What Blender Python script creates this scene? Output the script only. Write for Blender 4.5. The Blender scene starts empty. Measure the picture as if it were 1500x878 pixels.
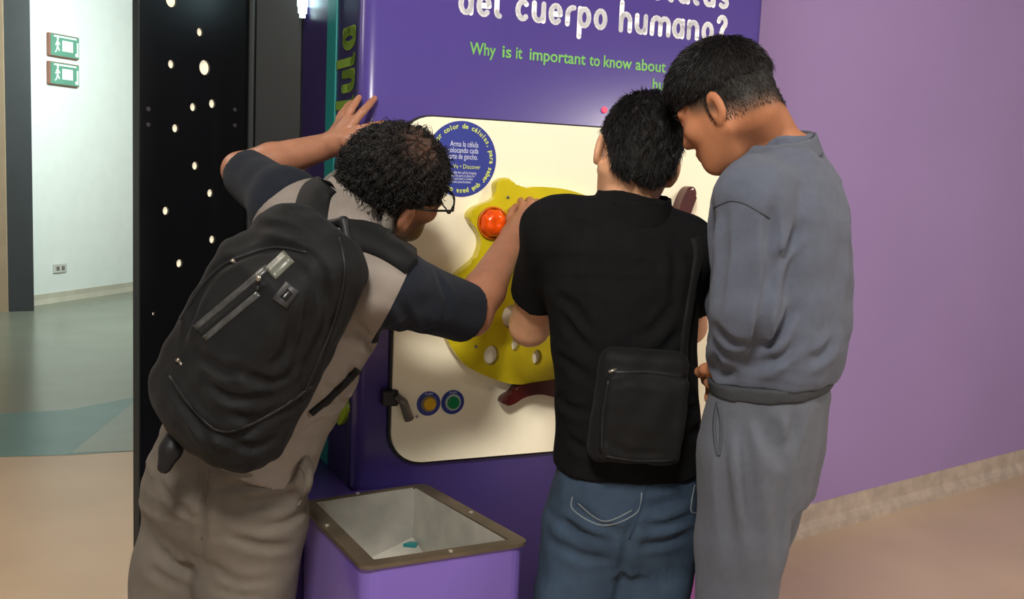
import bpy, bmesh, math, random
import numpy as np
from mathutils import Vector, Matrix
from mathutils.bvhtree import BVHTree
random.seed(7); rng = np.random.default_rng(7)
scene = bpy.context.scene
COL = scene.collection

# ------------------------------------------------------------------ camera
FPX, CAMH, ROLL = 1500.0, 1.5, 0.045
PITCH = math.atan(190 / FPX)
cF = Vector((0, math.cos(PITCH), -math.sin(PITCH)))
cU0 = Vector((0, math.sin(PITCH), math.cos(PITCH)))
cR = Vector((1, 0, 0)) * math.cos(ROLL) + cU0 * math.sin(ROLL)
cU = Vector((1, 0, 0)) * -math.sin(ROLL) + cU0 * math.cos(ROLL)
CAM = Vector((0, 0, CAMH))
cam_data = bpy.data.cameras.new('camera'); cam_data.sensor_width = 36; cam_data.lens = 36 * FPX / 1500
cam_data.clip_start = .05
cam = bpy.data.objects.new('camera', cam_data); COL.objects.link(cam)
cam.matrix_world = Matrix(((cR.x, cU.x, -cF.x, 0), (cR.y, cU.y, -cF.y, 0), (cR.z, cU.z, -cF.z, CAMH), (0, 0, 0, 1)))
scene.camera = cam

# ------------------------------------------------------------------ light
scene.view_settings.view_transform = 'Standard'
scene.view_settings.look = 'None'
scene.view_settings.gamma = 1
scene.view_settings.use_curve_mapping = False
scene.view_settings.exposure = 0.0
world = bpy.data.worlds.new('world'); scene.world = world; world.use_nodes = True
bg = world.node_tree.nodes['Background']
bg.inputs[0].default_value = (1.0, .95, .9, 1); bg.inputs[1].default_value = .68

def area(name, loc, target, size, power, col=(1, 1, 1), size_y=None, spread=math.pi):
    l = bpy.data.lights.new(name, 'AREA'); l.energy = power; l.color = col; l.size = size
    if size_y: l.shape = 'RECTANGLE'; l.size_y = size_y
    l.spread = spread
    o = bpy.data.objects.new(name, l); COL.objects.link(o); o.location = loc
    o.rotation_euler = (Vector(target) - Vector(loc)).to_track_quat('-Z', 'Y').to_euler()
    return o
# ceiling fittings of the hall (their frames and diffusers are built with the ceiling)
CEIL = 3.3
area('ceiling_lamp_light', (-.25, -.1, CEIL - .06), (.1, 2.6, 1.0), .6, 165, (1, .96, .89))
area('ceiling_lamp_light', (3.3, 1.3, CEIL - .06), (2.6, 3.6, .5), 0.9, 170, (1, .92, .84))
area('ceiling_lamp_light', (-2.6, 3.2, CEIL - .06), (-2.6, 3.2, 0), .9, 40, (1, .9, .78))
area('ceiling_lamp_light', (-2.6, 8.6, CEIL - .06), (-4.2, 10.2, 1.2), .9, 215, (.86, 1, .97))

# ------------------------------------------------------------------ pixel helpers (photo 1500 x 878)
def ray(px, py): return cF * FPX + cR * (px - 750) + cU * (439 - py)
def P(px, py, Y):
    d = ray(px, py); return CAM + d * (Y / d.y)
def onz(px, py, z):
    d = ray(px, py); return CAM + d * ((z - CAMH) / d.z)
def onplane(px, py, p0, n):
    d = ray(px, py); return CAM + d * ((p0 - CAM).dot(n) / d.dot(n))

# ------------------------------------------------------------------ materials
def lin(c):
    return tuple((v / 255 / 12.92 if v / 255 <= .04045 else ((v / 255 + .055) / 1.055) ** 2.4) for v in c)
def mat(name, rgb, rough=.6, metal=0, var=.08, nscale=6, bump=0, bscale=200, coat=0, sheen=0, emit=None, estr=0, trans=0, sss=0, rgb2=None, spec=.5, attr=False, weave=False, ior=1.45, detail=4):
    m = bpy.data.materials.new(name); m.use_nodes = True
    nt = m.node_tree; b = nt.nodes['Principled BSDF']; L = nt.links.new
    c = lin(rgb) if max(rgb) > 1 else rgb
    tc = nt.nodes.new('ShaderNodeTexCoord')
    no = nt.nodes.new('ShaderNodeTexNoise'); no.inputs['Scale'].default_value = nscale; no.inputs['Detail'].default_value = detail
    L(tc.outputs['Object'], no.inputs['Vector'])
    ra = nt.nodes.new('ShaderNodeValToRGB')
    c2 = lin(rgb2) if rgb2 else tuple(min(1, v * (1 + var)) for v in c)
    c1 = c if rgb2 else tuple(v * (1 - var) for v in c)
    ra.color_ramp.elements[0].position = .35; ra.color_ramp.elements[1].position = .68
    ra.color_ramp.elements[0].color = (*c1, 1); ra.color_ramp.elements[1].color = (*c2, 1)
    L(no.outputs['Fac'], ra.inputs['Fac'])
    out = ra.outputs['Color']
    if attr:
        at = nt.nodes.new('ShaderNodeAttribute'); at.attribute_name = 'tint'
        mx = nt.nodes.new('ShaderNodeMix'); mx.data_type = 'RGBA'; mx.blend_type = 'MULTIPLY'; mx.inputs[0].default_value = 1
        L(out, mx.inputs[6]); L(at.outputs['Color'], mx.inputs[7]); out = mx.outputs[2]
    L(out, b.inputs['Base Color'])
    b.inputs['Roughness'].default_value = rough; b.inputs['Metallic'].default_value = metal
    b.inputs['Specular IOR Level'].default_value = spec; b.inputs['IOR'].default_value = ior
    b.inputs['Coat Weight'].default_value = coat; b.inputs['Coat Roughness'].default_value = .12
    b.inputs['Sheen Weight'].default_value = sheen; b.inputs['Sheen Roughness'].default_value = .62
    b.inputs['Transmission Weight'].default_value = trans
    if sss:
        b.inputs['Subsurface Weight'].default_value = sss; b.inputs['Subsurface Radius'].default_value = (1, .35, .2); b.inputs['Subsurface Scale'].default_value = .008
    if emit:
        b.inputs['Emission Color'].default_value = (*lin(emit), 1); b.inputs['Emission Strength'].default_value = estr
    if bump:
        n2 = nt.nodes.new('ShaderNodeTexNoise'); n2.inputs['Scale'].default_value = bscale; n2.inputs['Detail'].default_value = 3
        L(tc.outputs['Object'], n2.inputs['Vector'])
        src = n2.outputs['Fac']
        if weave:
            w = nt.nodes.new('ShaderNodeTexWave'); w.inputs['Scale'].default_value = bscale * .35; w.inputs['Distortion'].default_value = 1.5
            L(tc.outputs['Object'], w.inputs['Vector'])
            ad = nt.nodes.new('ShaderNodeMath'); ad.operation = 'MULTIPLY_ADD'; ad.inputs[1].default_value = .62
            L(w.outputs['Fac'], ad.inputs[0]); L(src, ad.inputs[2]); src = ad.outputs[0]
        bp = nt.nodes.new('ShaderNodeBump'); bp.inputs['Strength'].default_value = bump; bp.inputs['Distance'].default_value = .002
        L(src, bp.inputs['Height']); L(bp.outputs['Normal'], b.inputs['Normal'])
    return m

# ------------------------------------------------------------------ object helpers
def link(name, me, material=None, parent=None, loc=None):
    o = bpy.data.objects.new(name, me); COL.objects.link(o)
    if material is not None:
        for m in (material if isinstance(material, (list, tuple)) else [material]): me.materials.append(m)
    if parent is not None: o.parent = parent
    if loc is not None: o.location = loc
    return o
def tag(o, label=None, cat=None, group=None, kind=None):
    if label: o['label'] = label
    if cat: o['category'] = cat
    if group: o['group'] = group
    if kind: o['kind'] = kind
    return o
def empty(name, loc=(0, 0, 0), rz=0):
    o = bpy.data.objects.new(name, None); COL.objects.link(o); o.location = loc; o.rotation_euler = (0, 0, rz); o.empty_display_size = .05
    return o
def from_bm(name, bm, material, parent=None, smooth=False, loc=None):
    bmesh.ops.recalc_face_normals(bm, faces=bm.faces)
    me = bpy.data.meshes.new(name); bm.to_mesh(me); bm.free()
    if smooth: me.shade_smooth()
    return link(name, me, material, parent, loc)
def bm_box(bm, lo, hi, bevel=0, seg=2):
    r = bmesh.ops.create_cube(bm, size=1)
    for v in r['verts']:
        v.co = Vector([lo[i] + (v.co[i] + .5) * (hi[i] - lo[i]) for i in range(3)])
    if bevel:
        es = list({e for v in r['verts'] for e in v.link_edges})
        bmesh.ops.bevel(bm, geom=es, offset=bevel, segments=seg, affect='EDGES', profile=.5)
def box(name, lo, hi, material, parent=None, bevel=0, seg=2, loc=None):
    bm = bmesh.new(); bm_box(bm, lo, hi, bevel, seg)
    o = from_bm(name, bm, material, parent, loc=loc)
    return o
def prism(bm, pts2, d0, d1, axis='y', bevel=0, seg=2):
    """outline pts2 (a,b); extruded along axis between d0 (front) and d1"""
    def mk(p, d):
        return {'y': (p[0], d, p[1]), 'z': (p[0], p[1], d), 'x': (d, p[0], p[1])}[axis]
    f = [bm.verts.new(mk(p, d0)) for p in pts2]; k = [bm.verts.new(mk(p, d1)) for p in pts2]
    n = len(pts2)
    ff = bm.faces.new(f); bm.faces.new(k[::-1])
    for i in range(n): bm.faces.new((f[i], k[i], k[(i + 1) % n], f[(i + 1) % n]))
    if bevel:
        bmesh.ops.bevel(bm, geom=list(ff.edges), offset=bevel, segments=seg, affect='EDGES', profile=.5)
def rrect(u0, z0, u1, z1, r, n=8):
    pts = []
    for cx, cz, a0 in ((u1 - r, z1 - r, 0), (u0 + r, z1 - r, 90), (u0 + r, z0 + r, 180), (u1 - r, z0 + r, 270)):
        for i in range(n + 1):
            a = math.radians(a0 + 90 * i / n); pts.append((cx + r * math.cos(a), cz + r * math.sin(a)))
    return pts
def disc_pts(cx, cz, rx, rz=None, n=28):
    rz = rz or rx
    return [(cx + rx * math.cos(2 * math.pi * i / n), cz + rz * math.sin(2 * math.pi * i / n)) for i in range(n)]
def catmull(pts, n=6, closed=True):
    out = []; N = len(pts)
    rngi = range(N) if closed else range(N - 1)
    for i in rngi:
        g = (lambda k: Vector(pts[k % N])) if closed else (lambda k: Vector(pts[min(max(k, 0), N - 1)]))
        p0, p1, p2, p3 = g(i - 1), g(i), g(i + 1), g(i + 2)
        for j in range(n):
            t = j / n
            out.append(.5 * ((2 * p1) + (p2 - p0) * t + (2 * p0 - 5 * p1 + 4 * p2 - p3) * t * t + (3 * p1 - p0 - 3 * p2 + p3) * t ** 3))
    if not closed: out.append(Vector(pts[-1]))
    return out
def tube(bm, pts, r, sides=8, cap=True):
    pts = [Vector(p) for p in pts]; rings = []; n = len(pts)
    rr = r if isinstance(r, (list, tuple)) else [r] * n
    ref = None
    for i, p in enumerate(pts):
        t = (pts[min(i + 1, n - 1)] - pts[max(i - 1, 0)]).normalized()
        if ref is None:
            ref = t.orthogonal().normalized()
        else:
            ref = (ref - t * ref.dot(t)).normalized()
        b = t.cross(ref)
        rings.append([bm.verts.new(p + (ref * math.cos(2 * math.pi * k / sides) + b * math.sin(2 * math.pi * k / sides)) * rr[i]) for k in range(sides)])
    for a, b in zip(rings, rings[1:]):
        for k in range(sides): bm.faces.new((a[k], a[(k + 1) % sides], b[(k + 1) % sides], b[k]))
    if cap: bm.faces.new(rings[0][::-1]); bm.faces.new(rings[-1])
def text_mesh(name, s, size, material, parent, origin, ux, uz, align='LEFT', width=None, offset=0, lift=None, spacing=1):
    """flat print: text lies in the plane spanned by ux (reading direction) and uz (up)"""
    cu = bpy.data.curves.new(name, 'FONT'); cu.body = s; cu.size = size; cu.align_x = align; cu.offset = offset; cu.space_character = spacing
    cu.resolution_u = 3
    t = bpy.data.objects.new(name, cu); COL.objects.link(t)
    dg = bpy.context.evaluated_depsgraph_get(); me = bpy.data.meshes.new_from_object(t.evaluated_get(dg))
    bpy.data.objects.remove(t); bpy.data.curves.remove(cu)
    xs = [v.co.x for v in me.vertices]
    k = 1
    if width and xs: k = width / (max(xs) - min(xs))
    x0 = (min(xs) if align == 'LEFT' else max(xs)) if xs else 0
    ux, uz, origin = Vector(ux), Vector(uz), Vector(origin)
    for v in me.vertices:
        v.co = origin + ux * ((v.co.x - x0) * k if width else v.co.x) + uz * v.co.y
    me.materials.clear()
    return link(name, me, material, parent)

# ------------------------------------------------------------------ the setting
M_floor = mat('floor_epoxy', (192, 168, 142), rough=.34, var=.07, nscale=1.6, bump=.05, bscale=60, spec=.45)
M_floor_grey = mat('floor_grey_green', (122, 126, 112), rough=.24, var=.05, nscale=2, bump=.04, bscale=60)
M_floor_teal = mat('floor_teal', (84, 122, 120), rough=.3, var=.06, nscale=3, bump=.04, bscale=60)
M_white = mat('wall_white_paint', (226, 232, 226), rough=.7, var=.02)
M_lilac = mat('wall_lilac_paint', (148, 124, 172), rough=.55, var=.03, nscale=1.2, bump=.05, bscale=90)
M_concrete = mat('cove_concrete', (172, 156, 142), rough=.7, var=.14, nscale=14, bump=.3, bscale=50)
M_post = mat('post_grey', (50, 55, 57), rough=.5, var=.05)
M_beige = mat('wall_beige_paint', (176, 156, 130), rough=.7, var=.05)
M_ceiling = mat('ceiling_paint', (168, 166, 160), rough=.9, var=.02)
M_fixture = mat('fixture_white', (225, 225, 220), rough=.4)
M_diffuser = mat('fixture_diffuser', (255, 250, 240), rough=.5, emit=(255, 244, 226), estr=3)

def flat(name, pts, z, material, parent=None):
    bm = bmesh.new(); bm.faces.new([bm.verts.new((p[0], p[1], z)) for p in pts])
    o = from_bm(name, bm, material, parent)
    if o.data.polygons[0].normal.z < 0: o.data.flip_normals()
    return o
floor = tag(box('floor', (-14, -5, -.12), (12, 22, 0), M_floor), kind='structure')
def fl(px, py): q = onz(px, py, 0); return (q.x, q.y)
edge = [fl(-260, 634), fl(-60, 609), fl(100, 601), fl(205, 581), fl(330, 545)]
flat('floor_inlay', [fl(-260, 452)] + edge + [fl(330, 400), fl(200, 400)], .0012, M_floor_grey, floor)
low = [fl(330, 640), fl(205, 661), fl(100, 667), fl(0, 670), fl(-60, 672), fl(-260, 690)]
flat('floor_inlay', edge + low, .0012, M_floor_teal, floor)
# paler wedge that cuts across the teal band
flat('floor_inlay', [fl(105, 664), fl(205, 583), fl(330, 545), fl(330, 640), fl(205, 661)], .002, mat('floor_grey_band', (128, 136, 126), rough=.3, var=.05), floor)

def wall(name, a, b, h, thick, material, z0=0.0, normal_side=1):
    """vertical slab whose visible face runs a -> b; thickness goes to the far side"""
    a, b = Vector((a[0], a[1], 0)), Vector((b[0], b[1], 0)); d = (b - a); L = d.length
    o = box(name, (0, 0, z0), (L, thick * normal_side, h), material, loc=a)
    o.rotation_euler = (0, 0, math.atan2(d.y, d.x))
    return tag(o, kind='structure')
ra = math.radians(37.35); rd = Vector((math.cos(ra), math.sin(ra), 0)); r0 = Vector((1.1965, 4.1753, 0))
RA, RB = r0 - rd * 1.55, r0 + rd * 7
wall('wall_right', RA, RB, CEIL, .2, M_lilac)
bm = bmesh.new(); prism(bm, [(0.0, 0), (-.035, 0), (-.03, .03), (-.012, .06), (-.008, .128), (0, .13)], 0, (RB - RA).length, axis='x', bevel=0)
bbr = from_bm('baseboard_right', bm, M_concrete, loc=RA); bbr.rotation_euler = (0, 0, ra); tag(bbr, kind='structure')
fa = math.radians(72.3); fd = Vector((math.cos(fa), math.sin(fa), 0)); f0 = Vector((-4.577, 9.78, 0))
FA, FB = f0 - fd * .1, f0 + fd * 7
wall('wall_left', FA, FB, CEIL, .2, M_white)
bm = bmesh.new(); prism(bm, [(0.0, 0), (-.03, 0), (-.012, .05), (-.008, .1), (0, .1)], 0, (FB - FA).length, axis='x')
bbl = from_bm('baseboard_left', bm, mat('baseboard_grey', (186, 182, 164), rough=.5), loc=FA); bbl.rotation_euler = (0, 0, fa); tag(bbl, kind='structure')
pp = onz(50, 456, 0); pl = onz(13, 457, 0)
wall('trim_1', (pl.x, pl.y), (pp.x, pp.y), CEIL, .5, M_post)
wall('wall_far_left', (pl.x - 2.6, pl.y - .35), (pl.x, pl.y - .02), CEIL, .2, M_beige)
ceil = tag(box('ceiling', (-14, -5, CEIL), (12, 22, CEIL + .1), M_ceiling), kind='structure')
wall('wall_back', (12, 17), (-14, 17), CEIL, .15, M_white, normal_side=-1)
for i, (x, y, s, lab) in enumerate([(-.25, -.1, .6, 'nearest the purple display'), (3.3, 1.3, .9, 'before the lilac wall'), (-2.6, 3.2, .9, 'over the teal floor band'), (-2.6, 8.6, .9, 'before the white far wall')]):
    e = tag(empty('ceiling_light', (x, y, CEIL)), 'square white ceiling light panel ' + lab, 'ceiling light', 'square ceiling lights')
    bm = bmesh.new()
    h = s / 2 + .04
    bm_box(bm, (-h, -h, -.045), (h, -h + .035, 0)); bm_box(bm, (-h, h - .035, -.045), (h, h, 0))
    bm_box(bm, (-h, -h + .035, -.045), (-h + .035, h - .035, 0)); bm_box(bm, (h - .035, -h + .035, -.045), (h, h - .035, 0))
    from_bm('frame', bm, M_fixture, e)
    box('diffuser', (-h + .035, -h + .035, -.03), (h - .035, h - .035, -.005), M_diffuser, e)

# exit signs and socket on the far white wall
fn = Vector((math.sin(fa), -math.cos(fa), 0))
M_green = mat('sign_green', (96, 146, 126), rough=.5, emit=(90, 150, 125), estr=.12)
M_signwhite = mat('sign_white', (226, 244, 232), rough=.5, emit=(225, 245, 232), estr=.35)
M_signside = mat('sign_side', (150, 104, 88), rough=.6)
def exit_sign(py, label):
    c = onplane(90, py, f0, fn)
    e = empty('exit_sign', c); e.rotation_euler = (0, 0, fa); tag(e, label, 'sign', 'emergency exit signs on the far wall')
    w, h = .2, .108
    box('housing', (-w, -.04, -h), (w, 0, h), M_signside, e, .008)
    box('face', (-w + .012, -.046, -h + .008), (w - .012, -.0395, h - .008), M_green, e)
    bm = bmesh.new(); Y0, Y1 = -.049, -.0455
    # running figure
    prism(bm, disc_pts(-.20, .062, .022, .018, 12), Y0, Y1)
    for a in ([(-.235, .04), (-.185, .045), (-.19, -.01), (-.225, -.015)], [(-.225, -.015), (-.19, -.01), (-.15, -.045), (-.165, -.055)], [(-.225, -.01), (-.2, -.012), (-.235, -.06), (-.275, -.072), (-.275, -.06), (-.248, -.05)],
              [(-.23, .038), (-.27, .0), (-.26, -.008), (-.222, .02)], [(-.19, .04), (-.14, .012), (-.146, .0), (-.195, .022)]):
        prism(bm, a, Y0, Y1)
    [setattr(v.co,'x',v.co.x*.5) for v in bm.verts]; from_bm('running_figure', bm, M_signwhite, e)
    bm = bmesh.new(); prism(bm, [(-.08, -.05), (.2, -.05), (.2, .05), (-.08, .05)], Y0, Y1)
    [setattr(v.co,'x',v.co.x*.5) for v in bm.verts]; from_bm('arrow_field', bm, M_signwhite, e)
    bm = bmesh.new(); prism(bm, [(.27, -.085), (.35, -.085), (.35, .05), (.315, .05), (.315, -.055), (.27, -.055)], Y0, Y1)
    [setattr(v.co,'x',v.co.x*.5) for v in bm.verts]; from_bm('door_symbol', bm, M_signwhite, e)
    bm = bmesh.new(); prism(bm, [(-.3, .075), (.3, .075), (.3, .09), (-.3, .09)], Y0, Y1)
    [setattr(v.co,'x',v.co.x*.5) for v in bm.verts]; from_bm('text_bar', bm, M_signwhite, e)
exit_sign(68, 'green emergency exit sign on white wall, upper of the two')
exit_sign(109, 'green emergency exit sign on white wall, lower of the two')
c = onplane(87, 393, f0, fn); e = empty('wall_socket', c); e.rotation_euler = (0, 0, fa); tag(e, 'small white wall socket low on the far white wall', 'socket')
box('plate', (-.09, -.014, -.045), (.09, 0, .045), mat('socket_plate', (200, 200, 192), rough=.4), e, .006)
for sx in (-.035, .035): box('outlet', (sx - .02, -.018, -.02), (sx + .02, -.0135, .02), mat('socket_dark', (120, 116, 110), rough=.5), e, .004)

# ------------------------------------------------------------------ exhibit stand
TH = math.radians(25); E0 = Vector((-.354, 2.40, 0))
eu = Vector((math.cos(TH), math.sin(TH), 0)); ev = Vector((-math.sin(TH), math.cos(TH), 0)); en = -ev
def F(px, py, off=0.0):
    q = onplane(px, py, E0 + en * off, en) - E0; return (q.dot(eu), q.z)
M_purple = mat('exhibit_purple', (72, 58, 128), rough=.3, var=.03, nscale=2, coat=.1, bump=.02, bscale=12)
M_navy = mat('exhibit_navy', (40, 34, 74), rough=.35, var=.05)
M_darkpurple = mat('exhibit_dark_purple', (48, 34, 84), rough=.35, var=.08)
M_teal = mat('exhibit_teal', (30, 124, 122), rough=.35, var=.05)
M_board = mat('board_cream', (246, 236, 208), rough=.28, var=.012, spec=.4)
M_boardedge = mat('board_edge_black', (22, 18, 24), rough=.5)
M_titlewhite = mat('print_white', (248, 246, 250), rough=.4)
M_printgreen = mat('print_green', (112, 178, 88), rough=.4)
M_sidegreen = mat('print_side_green', (112, 142, 48), rough=.45)
M_blue = mat('print_blue', (52, 62, 140), rough=.35, var=.03)
M_printyellow = mat('print_yellow', (202, 216, 110), rough=.4)
M_lime = mat('lime_plastic', (152, 178, 30), rough=.35)
M_black = mat('black_plastic', (20, 20, 22), rough=.45)
M_steel = mat('steel', (150, 146, 140), rough=.32, metal=.9, var=.12, nscale=20)

ex = tag(empty('museum_exhibit', E0, TH), 'tall glossy purple exhibit stand with cream cell board and white title', 'exhibit')
def planrect(x0, y0, x1, y1, r, n=8): return rrect(x0, y0, x1, y1, r, n)
EW, ED, EH = 1.115, .59, 2.6
bm = bmesh.new(); prism(bm, planrect(-.012, 0, EW, ED, .032), 0.0, EH, axis='z')
body = from_bm('body', bm, M_purple, ex)
for p in body.data.polygons:
    if abs(p.normal.z) < .5: p.use_smooth = True
SX = -.012
def Sd(px, py):
    q = onplane(px, py, E0 + eu * SX, eu) - E0; return (q.dot(ev), q.z)
vt0, vt1 = Sd(491, 300)[0], Sd(478, 300)[0]
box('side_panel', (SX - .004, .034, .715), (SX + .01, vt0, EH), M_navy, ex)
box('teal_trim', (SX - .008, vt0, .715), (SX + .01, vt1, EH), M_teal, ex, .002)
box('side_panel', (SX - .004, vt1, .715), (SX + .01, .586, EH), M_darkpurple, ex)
box('brass_strip', (SX - .012, .545, 1.43), (SX - .002, .556, 1.51), mat('brass', (150, 124, 70), rough=.35, metal=.8), ex, .002)
bm = bmesh.new(); prism(bm, [(-.2, -.083), (.17, -.026), (.17, -.001), (-.0135, -.001), (-.0135, .58), (-.2, .58)], 0, .713, axis='z')
from_bm('plinth', bm, M_purple, ex)

# monoline rounded lettering ------------------------------------------------
def arc(cx, cy, rx, ry, a0, a1, n=16):
    return [(cx + rx * math.cos(math.radians(a0 + (a1 - a0) * i / n)), cy + ry * math.sin(math.radians(a0 + (a1 - a0) * i / n))) for i in range(n + 1)]
S = .115  # half stroke, x-height = 1
W = .74; cx = W / 2; rx = W / 2 - S; ry = .5 - S; R_ = W - S
GL = {
 'o': (W, [arc(cx, .5, rx, ry, 0, 360, 28)]),
 'c': (W * .92, [arc(cx, .5, rx, ry, 48, 312, 22)]),
 'e': (W, [[(S, .5), (R_, .5)] + arc(cx, .5, rx, ry, 0, 312, 26)]),
 'd': (W, [arc(cx, .5, rx, ry, 0, 360, 28), [(R_, S), (R_, 1.42)]]),
 'a': (W, [arc(cx, .5, rx, ry, 0, 360, 28), [(R_, S), (R_, 1 - S)]]),
 'p': (W, [arc(cx, .5, rx, ry, 0, 360, 28), [(S, -.42), (S, 1 - S)]]),
 'q': (W, [arc(cx, .5, rx, ry, 0, 360, 28), [(R_, -.42), (R_, 1 - S)]]),
 'l': (.40, [[(S, 1.42), (S, .3)] + arc(S + .14, .3, .14, .3 - S, 180, 275, 8)]),
 'u': (W, [[(S, 1 - S), (S, .45)] + arc(cx, .45, rx, .45 - S, 180, 360, 16) + [(R_, 1 - S)], [(R_, 1 - S), (R_, S)]]),
 'n': (W, [[(S, S), (S, .55)] + arc(cx, .55, rx, .45 - S, 180, 0, 16) + [(R_, S)], [(S, S), (S, 1 - S)]]),
 'h': (W, [[(S, S), (S, .55)] + arc(cx, .55, rx, .45 - S, 180, 0, 16) + [(R_, S)], [(S, S), (S, 1.42)]]),
 'm': (W * 1.55, [[(S, S), (S, .6)] + arc(.36, .6, .36 - S, .4 - S, 180, 0, 12) + [(.72 - S, S)], [(.72 - S, .6)] + arc(.36 + .72 - 2 * S, .6, .36 - S, .4 - S, 180, 0, 12) + [(1.44 - 3 * S, S)]]),
 'r': (.5, [[(S, S), (S, .55)] + arc(.42, .55, .42 - S, .45 - S, 180, 85, 10)]),
 's': (.62, [arc(.31, .705, .2, .18, 40, 240, 12) + [(.31, .5)] + arc(.31, .295, .2, .18, 60, -140, 12)]),
 't': (.45, [[(S, 1.3), (S, S)], [(S, .9), (.4, .9)]]),
 '?': (.66, [arc(.33, 1.05, .22, .26, 170, -60, 16) + [(.33, .62), (.33, .45)], [(.33, S), (.33, S + .01)]]),
 ' ': (.36, []),
}
GL['é'] = (W, GL['e'][1] + [[(cx, 1.18), (cx + .16, 1.38)]])
def stroke_text(name, s, origin, ux, uz, xh, width, material, parent, align='LEFT', gap=.17, hs=None):
    tot = sum(GL[c][0] + gap for c in s) - gap
    k = width / tot
    o, ux, uz = Vector(origin), Vector(ux), Vector(uz)
    x = 0 if align == 'LEFT' else -width
    bm = bmesh.new(); hs = hs or S * xh * 1.12
    for c in s + ' ':
        w, strokes = GL[c]
        if c == ' ':
            me = bpy.data.meshes.new(name); bm.to_mesh(me); bm.free(); link(name, me, material, parent); bm = bmesh.new()
        for st in strokes:
            q = [(x + p[0] * k, p[1] * xh) for p in st]
            for a, b in zip(q, q[1:]):
                dx, dy = b[0] - a[0], b[1] - a[1]; L = math.hypot(dx, dy) or 1e-9; nx, ny = -dy / L * hs, dx / L * hs
                bm.faces.new([bm.verts.new(o + ux * X + uz * Y) for X, Y in ((a[0] + nx, a[1] + ny), (a[0] - nx, a[1] - ny), (b[0] - nx, b[1] - ny), (b[0] + nx, b[1] + ny))])
            for p in (q[0], q[-1]) if len(q) < 4 else q[::2] + [q[-1]]:
                bm.faces.new([bm.verts.new(o + ux * (p[0] + hs * math.cos(a)) + uz * (p[1] + hs * math.sin(a))) for a in [2 * math.pi * i / 12 for i in range(12)]])
        x += (w + gap) * k
    bm.free()
X3, Z3 = (1, 0, 0), (0, 0, 1)
ya = -.0012
uR = F(1063, 64)[0]; uL = F(671, 21)[0]; zB = F(680, 21.5)[1]; xh = (F(760, 8)[1] - F(760, 36)[1])
stroke_text('title_lettering', 'del cuerpo humano?', (uL, ya, zB), X3, Z3, .052, uR - uL, M_titlewhite, ex)
zB2 = F(1050, 12)[1]
stroke_text('title_lettering', 'conocer las células', (uR, ya, zB2), X3, Z3, .052, .80, M_titlewhite, ex, 'RIGHT')
a, b = F(687, 79), F(992, 108)
for wd, x0_, x1_ in (('Why', 687, 725), ('is', 735, 748), ('it', 755, 764), ('important', 775, 857), ('to', 863, 878), ('know', 884, 925), ('about', 931, 975)):
    w0, w1 = F(x0_, 90)[0], F(x1_, 100)[0]
    text_mesh('subtitle_word', wd, .041, M_printgreen, ex, (w0, ya, a[1]), X3, Z3, width=w1 - w0, offset=.0007)
c0 = F(980, 106)[0]
for wd, w0, w1 in (('cells', c0, c0 + .083), ('of', c0 + .094, c0 + .120), ('the', c0 + .130, c0 + .172)): text_mesh('subtitle_word', wd, .041, M_printgreen, ex, (w0, ya, a[1]), X3, Z3, width=w1 - w0, offset=.0007)
a = F(955, 131)
for wd, w0, w1 in (('human', a[0], a[0] + .103), ('body?', a[0] + .113, a[0] + .212)): text_mesh('subtitle_word', wd, .041, M_printgreen, ex, (w0, ya, a[1]), X3, Z3, width=w1 - w0, offset=.0007)
# side lettering, read upwards
s1, s0 = Sd(512, 42), Sd(512, 158)
pitch_ = (s1[1] - s0[1])
sw = pitch_ * (sum(GL[c][0] + .17 for c in 'célula') - .17) / (sum(GL[c][0] + .17 for c in 'lula') - .17)
stroke_text('side_lettering', 'célula', (SX - .0055, .045, s1[1] - sw), Z3, (0, 1, 0), vt0 - .095, sw, M_sidegreen, ex, hs=.0105)
bm = bmesh.new(); lf = Sd(503, 593)
prism(bm, [(p[0], p[1]) for p in catmull([(lf[0] + .055, lf[1] + .045), (lf[0] + .0, lf[1] + .06), (lf[0] - .055, lf[1] + .03), (lf[0] - .06, lf[1] - .01), (lf[0] - .005, lf[1] - .05), (lf[0] + .05, lf[1] - .02)], 5)], SX - .012, SX - .002, axis='x')
from_bm('lime_leaf_emblem', bm, M_lime, ex)

# cream board ---------------------------------------------------------------
bl, br, bt, bb = .076, 1.052, 1.616, .776
bm = bmesh.new(); prism(bm, rrect(bl - .006, bb - .007, br + .006, bt + .004, .085), -.010, .001); from_bm('board_gasket', bm, M_boardedge, ex)
bm = bmesh.new(); prism(bm, rrect(bl, bb, br, bt, .08), -.018, -.004, bevel=.002); board = from_bm('information_board', bm, M_board, ex)
yb = -.018
# blue instruction disc
cb = F(672, 233); rb = .0905
bm = bmesh.new(); prism(bm, disc_pts(cb[0], cb[1], rb, n=48), yb - .001, yb + .001); disc = from_bm('instruction_disc', bm, M_blue, board)
def tx(s, px, py, size, m, width_px=None, name='print'):
    a = F(px, py); w = None
    if width_px: w = F(px + width_px, py)[0] - a[0]
    return text_mesh(name, s, size, m, board, (a[0], yb - .002, a[1]), X3, Z3, width=w)
M_pw = mat('print_pale', (216, 220, 240), rough=.4)
tx('Arma la célula', 655, 214, .019, M_pw, 41)
tx('colocando cada', 652, 223, .019, M_pw, 44)
tx('parte de gancho.', 651, 232, .019, M_pw, 44)
tx('• Ve • Discover', 655, 246, .015, M_printyellow, 44)
for k, s in enumerate(['Assemble the cell by hanging', 'each of its parts in place on', 'the board until it is whole', 'and then press the button.']):
    tx(s, 651 + k * 1.5, 253.5 + k * 4.6, .0085, M_pw, 42 - k * 4)
bm = bmesh.new()
ring = 'por color de células, para saber qué pasa dentro de ellas'
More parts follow.
